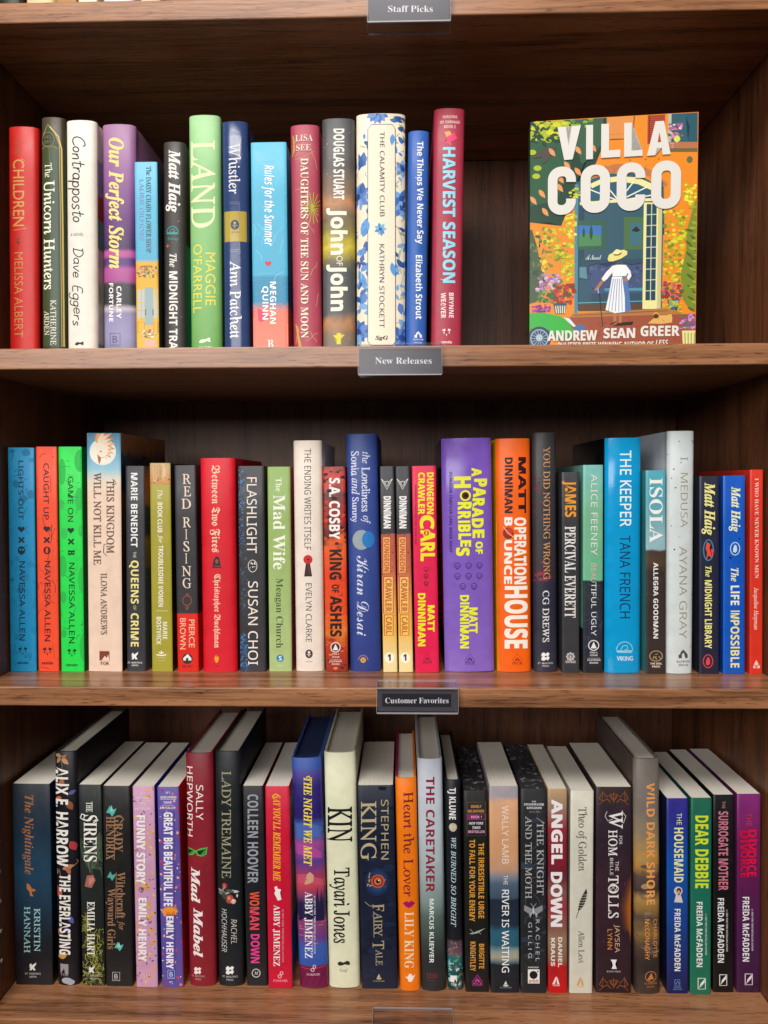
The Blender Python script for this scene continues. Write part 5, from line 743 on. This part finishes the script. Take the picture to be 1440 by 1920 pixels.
# ---------------------------------------------------------------- the face-out book
def faceout():
    ox, oy, k = CROP['te']; g = lambda x, y: (ox + x / k, oy + y / k)
    phi = math.radians(5.2); Yc = 0.055; thick = 0.033; W_ = 0.17
    for _ in range(6):
        yl, yr = Yc + W_ / 2 * math.sin(phi), Yc - W_ / 2 * math.sin(phi)
        a, b = on_y(*g(88, 1500), yl), on_y(*g(1340, 1500), yr); W_ = (Vector((a.x, a.y, 0)) - Vector((b.x, b.y, 0))).length
    tl, tr = on_y(*g(92, 155), yl), on_y(*g(1332, 80), yr)
    bl, br = on_y(*g(85, 1825), yl), on_y(*g(1343, 1810), yr)
    h = (tl.z + tr.z) / 2 - Z2T; zb = (bl.z + br.z) / 2 - Z2T
    r = tag(empty('hardcover_book', ((a.x + b.x) / 2, Yc, Z2T + 0.0003)), 'hardcover facing forward, orange villa cover with a woman in a wide straw hat', 'book', GROUP['t'])
    r.rotation_euler = (0, 0, -phi)
    art = cover_mat('e8861c', 0.3); sp = cover_mat('2c4a30', 0.4)
    c, surf, t, y1 = make_cover(r, True, thick, h, W_, [sp, sp, art])
    p = make_pages(r, True, thick, h, W_, t, y1, page_mat())
    for o in (c, p): o.rotation_euler = (0, 0, -math.pi / 2); o.location = (-W_ / 2, thick / 2, 0)
    def fmap(x, y):
        xl, xr = 92 - 7 * (y - 155) / 1670, 1332 + 11 * (y - 80) / 1730
        u = (x - xl) / (xr - xl); yt, yb = 155 - 75 * u, 1825 - 15 * u
        v = (y - yt) / (yb - yt); return ((u - 0.5) * W_, h + v * (zb - h))
    OR, GR, DG, YG, TE, TD, WH, CR = 'ec8c24', '24583a', '1a4030', 'b0bc1c', '325c6a', '24485a', 'f2eee6', 'ece4a0'
    pic = [Q(OR, 60, 40, 1400, 2000),
        # upper left tree, wall shadow and falling petals
        P(DG, (60, 60), (665, 60), (660, 190), (690, 240), (640, 330), (600, 420), (585, 470), (530, 500), (470, 620), (430, 700), (380, 760), (350, 880), (330, 930), (240, 900), (150, 910), (60, 900)),
        P(GR, (60, 280), (300, 300), (420, 420), (360, 560), (300, 740), (60, 790)), P('355c44', (430, 60), (640, 60), (640, 300), (560, 420), (480, 470), (430, 300)),
        many(201, 60, 95, 140, 400, 300, [YG, 'a8bc20', 'd0d428'], 'blob', 18, 44, .6), many(202, 26, 95, 200, 320, 310, [DG], 'leaf', 30, 60, .4), many(203, 14, 400, 120, 560, 190, ['8cac24', '5c8c30'], 'blob', 10, 26, .6), P('4a4440', (110, 430), (180, 360), (290, 330), (270, 380), (220, 450), (190, 470), (180, 420)), [C(YG, x, y, 30, 20) for x, y in ((150, 500), (140, 560), (110, 385))],
        [Lf('e8985c', x - 30, y - 25, 80, 36, 52) for x, y in ((460, 360), (380, 475), (460, 520), (330, 575), (325, 640), (190, 685), (125, 735), (215, 820), (265, 378), (570, 340))],
        # upper wall, shutters and window
        Q('e09048', 665, 60, 870, 280), Ln('6c4420', 8, (690, 288), (860, 280), (868, 90)), Ln('c87c38', 3, (680, 250), (865, 240)), Q('b84830', 965, 60, 1092, 320), [Ln('84301c', 5, (970, y), (1088, y - 3)) for y in range(100, 320, 15)], Ln('6c2c18', 6, (978, 70), (978, 320)), Q('b4c0a4', 1114, 60, 1138, 320), Q(TE, 1138, 60, 1400, 305), P('2c5866', (1240, 110), (1290, 95), (1320, 130), (1310, 200), (1330, 300), (1260, 300), (1270, 190)), Q('b8744c', 1120, 305, 1400, 352), Q('6c6440', 1120, 352, 1400, 380), Lf('d8e060', 1180, 310, 60, 50, -90), many(204, 34, 1120, 170, 1215, 260, ['d890b0', 'e8c0cc', 'b06090', '486c40'], 'dot', 7, 14), many(205, 10, 1120, 230, 1160, 350, ['d890b0'], 'dot', 5, 10), C('6c6840', 1275, 437, 22, 26), [C('8c5c30', x, y, 6) for x, y in ((840, 440), (955, 435), (1050, 432))],
        # arch, fanlight and doorway
        P('c07848', (520, 560), (600, 500), (740, 468), (880, 470), (1010, 520), (1120, 620), (1100, 640), (980, 560), (860, 530), (740, 530), (620, 560), (560, 610)), [Ln('8c5430', 3, (x, 475), (x + (x - 800) * -.08, 540)) for x in range(600, 1060, 60)],
        Q(TE, 440, 600, 1085, 1560), P('2c5c70', (470, 750), (480, 660), (560, 580), (700, 540), (860, 540), (980, 590), (1050, 680), (1060, 750)), P(CR, (540, 620), (640, 575), (760, 560), (900, 570), (1010, 620), (1040, 660), (1010, 670), (900, 620), (760, 600), (640, 612), (560, 650)), [Ln(WH, 9, (760, 745), (x, y)) for x, y in ((545, 660), (640, 600), (870, 600), (970, 640), (1020, 700))], Ln(CR, 22, (470, 765), (760, 745), (1060, 735)), P('2c4038', (1078, 640), (1090, 640), (1100, 1000), (1085, 1000)),
        Q('4a8aa0', 432, 620, 458, 1600), Q(TD, 458, 780, 505, 1560), Q('375a6a', 505, 780, 945, 1400), Q('2f4f60', 480, 1180, 945, 1560),
        # pictures on the inner wall
        Q('38604c', 455, 890, 662, 1110), Q('3c74b8', 462, 928, 632, 1020), P('4c8858', (462, 1000), (540, 985), (632, 1010), (632, 1080), (462, 1085)), Lf('20503c', 556, 1040, 120, 26, -90), Lf('20503c', 500, 1020, 80, 20, -90), Q('4c7044', 800, 865, 948, 1110), Q('40707c', 846, 905, 932, 1080), P('2c2830', (856, 970), (890, 935), (922, 965), (900, 980)),
        # sofa and room furniture
        P('44547c', (530, 1290), (545, 1230), (600, 1215), (680, 1235), (760, 1200), (860, 1225), (950, 1210), (950, 1440), (560, 1440)), many(206, 40, 545, 1240, 945, 1420, ['36466c', '54648c'], 'dot', 8, 18), Ln('28344c', 6, (530, 1290), (545, 1230), (600, 1215), (680, 1235), (760, 1200), (860, 1225), (950, 1210)), Q('4c94a8', 660, 1400, 945, 1422), Q('34586c', 465, 1340, 560, 1560), Ln('6cb0c0', 6, (460, 1510), (945, 1500)), P('5c8c9c', (470, 1240), (520, 1240), (530, 1330), (470, 1320)), Q('5c4434', 462, 1520, 1080, 1570),
        # open glazed door
        Q(CR, 945, 758, 1062, 1560), Q(TD, 966, 770, 1040, 1495), [Ln('c8ccb0', 7, (966, y), (1040, y - 3)) for y in range(850, 1490, 82)], Ln('c8ccb0', 7, (1003, 770), (1003, 1495)), Q('ccc48c', 1052, 758, 1080, 1560), Q('3f6470', 1080, 650, 1090, 1560),
        # climbing yellow flowers
        many(207, 150, 140, 950, 425, 1300, ['ccc420', 'a8a41c', 'dcd840', '80882c'], 'dot', 10, 17), many(208, 36, 365, 830, 440, 1000, ['d8d424', 'b4b020', 'ecec50'], 'dot', 9, 15), many(209, 20, 395, 650, 470, 720, ['d0d040', '889c38'], 'dot', 8, 14), many(210, 130, 1100, 820, 1240, 1380, ['ccc420', 'a8a41c', 'dcd840', '80882c'], 'dot', 10, 17), many(211, 40, 1240, 620, 1330, 780, ['d8d424', 'b4b020', 'ecec50'], 'dot', 9, 15), many(212, 26, 1200, 860, 1270, 1040, ['d8d424', 'a8a824'], 'dot', 9, 15), many(2071, 30, 340, 1150, 430, 1350, ['d8d424', 'b4b020'], 'dot', 9, 14),
        P(OR, (300, 960), (345, 970), (330, 1040), (290, 1010)), P(OR, (215, 1290), (290, 1220), (345, 1290), (330, 1330), (240, 1330)),
        # cypress right, hedge left
        P('7a8c2c', (1400, 720), (1330, 720), (1300, 820), (1265, 960), (1260, 1120), (1225, 1300), (1240, 1480), (1290, 1560), (1400, 1580)), [Lf('4c6428', 1250 + (i * 37) % 70, 960 + i * 42, 70, 18, 15 + (i * 29) % 30) for i in range(15)], [Lf('9ca838', 1270 + (i * 41) % 60, 800 + i * 50, 70, 22, -10 + (i * 17) % 40) for i in range(15)], P('44583c', (60, 950), (110, 960), (150, 1100), (180, 1260), (240, 1330), (200, 1420), (140, 1500), (60, 1520)), many(213, 24, 80, 980, 190, 1330, ['6c7c48', '2c4434'], 'leaf', 30, 60, .35),
        # flower beds and urns
        many(214, 60, 140, 1290, 330, 1420, ['b48cb4', 'd8b8d0', '9c6c9c', '5c7c4c'], 'dot', 9, 18), many(215, 50, 150, 1420, 290, 1500, ['58843c', '78a04c', '3c6434'], 'dot', 8, 16), many(216, 80, 260, 1370, 440, 1510, ['b83828', 'd0583c', '983024', '4c5c34'], 'dot', 10, 18), P('38546c', (270, 1510), (375, 1510), (362, 1590), (288, 1590)), [Ln('d8d8b0', 9, (288 + i * 18, 1530), (298 + i * 15, 1588)) for i in range(5)], many(217, 40, 110, 1520, 250, 1575, ['a83c98', 'c060b0', '7c2c74'], 'dot', 8, 15), many(218, 70, 1085, 1360, 1240, 1490, ['b83848', 'd06868', '4c6c3c', '983040'], 'dot', 9, 16), P('44607c', (1128, 1490), (1220, 1490), (1205, 1540), (1188, 1560), (1195, 1595), (1150, 1595), (1160, 1560), (1140, 1540)), [Ln('b4c4cc', 6, (1145 + i * 16, 1500), (1155 + i * 11, 1545)) for i in range(5)], many(219, 30, 1090, 1490, 1240, 1590, ['c0c030', '90a030'], 'dot', 8, 14),
        # terrace
        P('b07840', (420, 1590), (1130, 1555), (1230, 1590), (1230, 1640), (380, 1640)), Ln('7c4c28', 5, (430, 1604), (1130, 1575)), P('9c5038', (380, 1620), (1400, 1600), (1400, 2000), (300, 2000), (330, 1700)), many(220, 60, 420, 1640, 1320, 1990, ['8a4430', '7c3c2c', 'b06048'], 'line', 20, 50, 5), many(221, 50, 1225, 1600, 1340, 1720, ['b464b8', '8c4c90', 'd090d0', '4c7840'], 'dot', 8, 16), P('e4dc90', (1240, 1728), (1345, 1728), (1340, 2000), (1262, 2000)), [Ln('98a060', 8, (1262 + i * 24, 1745), (1270 + i * 20, 1900)) for i in range(4)],
        # green car
        P('34b040', (60, 1585), (200, 1580), (330, 1610), (380, 1650), (430, 1720), (420, 1745), (300, 1740), (200, 1700), (110, 1700), (60, 1740)), P('208038', (200, 1700), (300, 1740), (420, 1745), (425, 1780), (300, 1790)), P('cfe4ea', (350, 1620), (395, 1625), (450, 1690), (425, 1690)), P('4870a0', (430, 1690), (480, 1670), (520, 1690), (500, 1730), (440, 1735)), C('27425c', 165, 1775, 90, 90), C('9cb4c8', 165, 1775, 70, 70), C('33506c', 165, 1775, 62, 62), [Ln('9cb4c8', 4, (165, 1775), (165 + 62 * math.cos(a), 1775 + 62 * math.sin(a))) for a in [i * .45 for i in range(14)]], C('a8c0d0', 165, 1770, 26, 26),
        # woman seen from behind
        P('2c241c', (790, 1660), (880, 1655), (870, 1680), (720, 1690)), P('b07850', (725, 1590), (750, 1590), (750, 1670), (730, 1672)), P('b07850', (768, 1590), (792, 1590), (790, 1665), (770, 1665)), Ln('382418', 9, (705, 1675), (748, 1655)), Ln('382418', 9, (755, 1670), (795, 1668)), P('5478b0', (730, 1310), (830, 1310), (860, 1570), (800, 1590), (680, 1575)), P('f0f0f0', (715, 1315), (790, 1315), (812, 1470), (815, 1580), (740, 1590), (668, 1565), (700, 1430)), [Ln('6c8cbc', 5, (725 + i * 15, 1330), (690 + i * 26, 1575)) for i in range(5)], P('f4f2f0', (712, 1235), (760, 1222), (820, 1228), (838, 1270), (820, 1310), (718, 1312), (722, 1270)), P('f0eeec', (715, 1235), (740, 1255), (680, 1330), (650, 1355), (636, 1330), (670, 1280)), P('f0eeec', (820, 1230), (850, 1270), (860, 1310), (838, 1345), (825, 1320), (835, 1295), (815, 1270)), P('b07850', (640, 1335), (655, 1350), (620, 1400), (590, 1425), (585, 1410)), P('b07850', (790, 1330), (830, 1325), (835, 1345), (800, 1355)), Ln('8ab0d0', 10, (608, 1400), (614, 1440)), Ln('2c2420', 6, (622, 1440), (634, 1570), (648, 1690)), P('405068', (735, 1200), (795, 1190), (800, 1225), (750, 1225)),
        P('e8dc88', (680, 1185), (690, 1150), (735, 1125), (800, 1112), (828, 1125), (825, 1150), (780, 1180), (720, 1200), (690, 1200)), P('f0e8a0', (722, 1130), (745, 1108), (775, 1115), (785, 1140), (755, 1155), (728, 1155)), Ln('4c3c28', 9, (726, 1150), (760, 1152), (784, 1136)),
        # sleeping dog
        P('e0b060', (985, 1670), (1020, 1640), (1060, 1610), (1120, 1610), (1160, 1600), (1168, 1630), (1165, 1665), (1090, 1675)), P('d09848', (1020, 1600), (1045, 1580), (1072, 1600), (1070, 1635), (1035, 1640)), C('4c3020', 1046, 1616, 20, 16), Ln('a87838', 4, (1090, 1640), (1110, 1660))]
    flat = []
    for e in pic: flat += e if isinstance(e, list) else [e]
    zero = lambda x: 0.0
    _, lay = print_mesh('cover_picture', flat, fmap, zero, r, 0.3, None, 0.00006, W_ / 2 - 0.0006, h - 0.0006)
    def rr(x0, y0, x1, y1, w, sh, gap=None):       # tall rounded letter O, or C when a gap is left open on its right side
        cx, cy, hx, hy = (x0 + x1) / 2, (y0 + y1) / 2, (x1 - x0) / 2 - w / 2, (y1 - y0) / 2 - w / 2; rad = hx * 0.92; o = []
        arcs = [(cx + hx - rad, cy - hy + rad, 0, -90), (cx - hx + rad, cy - hy + rad, -90, -180), (cx - hx + rad, cy + hy - rad, 180, 90), (cx + hx - rad, cy + hy - rad, 90, 0)]
        pts = []
        for ax, ay, a0, a1 in arcs:
            for i in range(9): a = math.radians(a0 + (a1 - a0) * i / 8); pts.append((ax + rad * math.cos(a), ay + rad * math.sin(a)))
        if gap: pts = [(cx + hx, cy - gap)] + pts + [(cx + hx, cy + gap)]
        else: pts.append(pts[0])
        return Ln(WH, w, *[(x, y - (x - cx) * sh) for x, y in pts])
    WH = 'e2ded6'
    print_mesh('title', [P(WH, (298, 200), (360, 196), (383, 340), (404, 192), (472, 187), (412, 438), (350, 444)), P(WH, (512, 184), (563, 182), (564, 436), (513, 439)), P(WH, (624, 176), (682, 174), (682, 372), (766, 366), (766, 420), (624, 428)), P(WH, (792, 168), (848, 166), (848, 374), (928, 367), (930, 412), (794, 420)), P(WH, (1020, 156), (1082, 152), (1134, 400), (1076, 404), (1068, 352), (1032, 354), (1022, 408), (962, 412)), P('b84830', (1050, 235), (1064, 310), (1038, 312)),
        rr(228, 492, 438, 850, 72, .05, 62), rr(474, 478, 692, 836, 74, .05), rr(742, 462, 952, 822, 72, .05, 62), rr(996, 448, 1212, 808, 74, .05)], fmap, zero, r, 0.3, None, lay, W_ / 2 - 0.0006, h - 0.0006)
    print_mesh('author_name', [H('ANDREW', 'sb+16', WH, 228, 606, 1795, 1718), H('SEAN', 'sb+16', WH, 654, 892, 1780, 1704), H('GREER', 'sb+16', WH, 932, 1222, 1768, 1690), H('PULITZER PRIZE-WINNING AUTHOR OF', 'sb', WH, 310, 1030, 1850, 1808), H('LESS', 'sbi', WH, 1045, 1138, 1840, 1797)], fmap, zero, r, 0.3, None, lay, W_ / 2 - 0.001, h - 0.0006)
    print_mesh('tagline', [H('A Novel', 'sc', 'dce8e8', 515, 632, 1188, 1150)], fmap, zero, r, 0.3, None, lay, W_ / 2 - 0.001, h - 0.0006)
faceout()

# ---------------------------------------------------------------- feet of the books on the shelf above the picture
for x0, x1, colr, lab, kind in ((-6, 40, '2c3020', 'dark green book foot above the top shelf edge, far left corner', 'h'), (45, 101, 'e0c898', 'wide cream book foot above the top shelf edge, beside the dark green one', 'h'), (103, 144, 'a87838', 'ochre book foot above the top shelf edge, between two pale ones', 'p'),
        (146, 182, 'e8dcc0', 'narrow ivory book foot above the top shelf edge, right of the ochre one', 'p'), (190, 250, 'dcd8e0', 'pale lavender book foot above the top shelf edge', 'h'), (264, 300, 'ecdcb4', 'pale yellow book foot above the top shelf edge, just left of the black one', 'p'),
        (303, 351, '2a2422', 'black book foot above the top shelf edge', 'h'), (361, 388, 'e8d8b4', 'narrow cream book foot above the top shelf edge, rightmost that shows', 'p')):
    a, b = on_y(x0, 0, 0.03), on_y(x1, 0, 0.03); w = b.x - a.x - 0.0006
    r = tag(empty('hardcover_book' if kind == 'h' else 'paperback_book', ((a.x + b.x) / 2, 0.03, Z1T + 0.0002)), lab, 'book', 'books on the topmost shelf')
    m = cover_mat(colr); _, sf, t, y1 = make_cover(r, kind == 'h', w, 0.22 if kind == 'h' else 0.2, 0.15, [m, m, m]); make_pages(r, kind == 'h', w, 0.22 if kind == 'h' else 0.2, 0.15, t, y1, page_mat())

# ---------------------------------------------------------------- clear acrylic sign clips on the shelf edges
def acrylic():
    m = bpy.data.materials.new('clear_acrylic'); m.use_nodes = True; nt = m.node_tree; N = nt.nodes.new; L = nt.links.new
    nt.nodes.remove(nt.nodes['Principled BSDF']); out = nt.nodes['Material Output']
    tr = N('ShaderNodeBsdfTransparent'); tr.inputs[0].default_value = (0.93, 0.93, 0.95, 1)
    gl = N('ShaderNodeBsdfGlossy'); gl.inputs['Roughness'].default_value = 0.2
    fr = N('ShaderNodeFresnel'); fr.inputs[0].default_value = 1.36
    mx = N('ShaderNodeMixShader'); ge = N('ShaderNodeNewGeometry'); iv = N('ShaderNodeMath'); iv.operation = 'SUBTRACT'; iv.inputs[0].default_value = 1; L(ge.outputs['Backfacing'], iv.inputs[1]); fm = N('ShaderNodeMath'); fm.operation = 'MULTIPLY'; L(iv.outputs[0], fm.inputs[0]); L(fr.outputs[0], fm.inputs[1]); L(fm.outputs[0], mx.inputs[0]); L(tr.outputs[0], mx.inputs[1]); L(gl.outputs[0], mx.inputs[2]); L(mx.outputs[0], out.inputs[0])
    return m
ACR = acrylic()
def plain(name, h, rough, spec=0.4):
    m, nt, p = new_mat(name); N = nt.nodes.new
    tc = N('ShaderNodeTexCoord'); n = N('ShaderNodeTexNoise'); n.inputs['Scale'].default_value = 220; n.inputs['Detail'].default_value = 4; nt.links.new(tc.outputs['Object'], n.inputs[0])
    r = N('ShaderNodeValToRGB'); c = lin(h); r.color_ramp.elements[0].color = (*[x * .85 for x in c], 1); r.color_ramp.elements[1].color = (*[x * 1.12 for x in c], 1)
    nt.links.new(n.outputs[0], r.inputs[0]); nt.links.new(r.outputs[0], p.inputs['Base Color'])
    p.inputs['Roughness'].default_value = rough; p.inputs['Specular IOR Level'].default_value = spec; return m
EDGE = plain('painted_edge_highlight', '9c989a', 0.3, 0.5); CARD = plain('grey_card', '504e52', 0.4); CARD2 = plain('dark_label_tape', '2e2c30', 0.4)  # EDGE is the pale colour of the painted rim highlights
def sign(x0, x1, yt, yb, zs_b, zs_t, text, tx0, tx1, tb, tt, label, tape=None, fy=-0.006, flap=0.022):
    pa, pb = on_y(x0, yt, fy), on_y(x1, yb, fy); cx, wd = (pa.x + pb.x) / 2, pb.x - pa.x; zt, zb = pa.z, pb.z
    r = tag(empty('sign_holder', (cx, fy, zb)), label, 'sign holder', 'acrylic sign holders on the shelf edges')
    hw, hh = wd / 2, zt - zb
    pl = box_mesh('front_plate', (-hw, -0.0016, 0), (hw, 0.0, hh), ACR, r, 0)
    box_mesh('top_flap', (-hw, 0.0, zs_t - zb + 0.0004), (hw, -fy + flap, zs_t - zb + 0.0018), ACR, r, 0)
    box_mesh('bottom_flap', (-hw, 0.0002, -0.0002), (hw, -fy + 0.014, 0.0012), ACR, r, 0)
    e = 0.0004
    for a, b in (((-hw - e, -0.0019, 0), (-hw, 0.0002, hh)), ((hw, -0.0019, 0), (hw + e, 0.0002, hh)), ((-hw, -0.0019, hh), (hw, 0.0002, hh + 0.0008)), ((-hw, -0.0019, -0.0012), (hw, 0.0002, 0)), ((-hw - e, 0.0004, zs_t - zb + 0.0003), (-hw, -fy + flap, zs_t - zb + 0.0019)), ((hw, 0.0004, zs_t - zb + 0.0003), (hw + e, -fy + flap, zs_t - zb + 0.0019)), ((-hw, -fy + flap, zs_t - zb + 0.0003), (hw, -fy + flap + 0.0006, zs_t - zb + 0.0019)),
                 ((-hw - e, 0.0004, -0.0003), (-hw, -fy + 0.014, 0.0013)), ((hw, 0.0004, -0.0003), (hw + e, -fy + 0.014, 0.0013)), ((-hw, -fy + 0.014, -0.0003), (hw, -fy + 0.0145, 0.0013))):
        box_mesh('edge_highlight', a, b, EDGE, r, 0)  # pale strips painting the bright highlight along the acrylic rims
    box_mesh('paper_insert', (-hw + 0.0008, 0.0004, 0.0008), (hw - 0.0006, 0.0009, hh - 0.0012), CARD, r, 0)
    f = lambda x, y: (lambda q: (q.x - cx, q.z - zb))(on_y(x, y, fy))
    if tape: a, b = f(tape[0], tape[3]), f(tape[2], tape[1]); box_mesh('label_tape', (a[0], 0.0001, a[1]), (b[0], 0.0003, b[1]), CARD2, r, 0)
    if text: print_mesh('lettering', [H(text, 'b-6', 'f6f4f4', tx0, tx1, tb, tt)], f, lambda x: 0.00036 if not tape else 0.0001, r, 0.5, None, 0.00001, hw)
    return r
sign(689, 844.5, -14, 39, Z1B, Z1T, 'Staff Picks', 727.5, 811.5, 22, 10.2, 'grey sign in a clear clip reading Staff Picks')
sign(672, 828, 652, 701, Z2B, Z2T, 'New Releases', 703.5, 809.5, 682, 670.3, 'grey sign in a clear clip reading New Releases')
sign(706.5, 858.5, 1290.5, 1336, Z3B, Z3T, 'Customer Favorites', 722.5, 841, 1318.5, 1308.5, 'dark sign in a clear clip reading Customer Favorites', (716.5, 1301, 846, 1325))
sign(698, 851, 1922, 1968, Z4B, Z4T, '', 0, 0, 0, 0, 'clear sign clip at the bottom edge of the photo, only its top flap in view')

# ---------------------------------------------------------------- shelf-pin sockets drilled in the side panels
SOCK = plain('pale_pin_socket', 'b8aca0', 0.35)
for xs, sgn in ((XL, 1), (XR, -1)):
    for yy in (0.032, 0.262):
        for i in range(7 if yy < 0.1 else 3):
            bm = bmesh.new(); bmesh.ops.create_cone(bm, cap_ends=True, segments=16, radius1=0.0021, radius2=0.0018, depth=0.0008)
            me = bpy.data.meshes.new('pin_socket'); bm.to_mesh(me); bm.free(); me.materials.append(SOCK)
            o = link('pin_socket', me, case); o.rotation_euler = (0, sgn * math.pi / 2, 0)
            o.location = (xs + sgn * 0.0004, yy, (-0.505 + 0.032 * i) if yy < 0.1 else (0.30 + 0.032 * i))
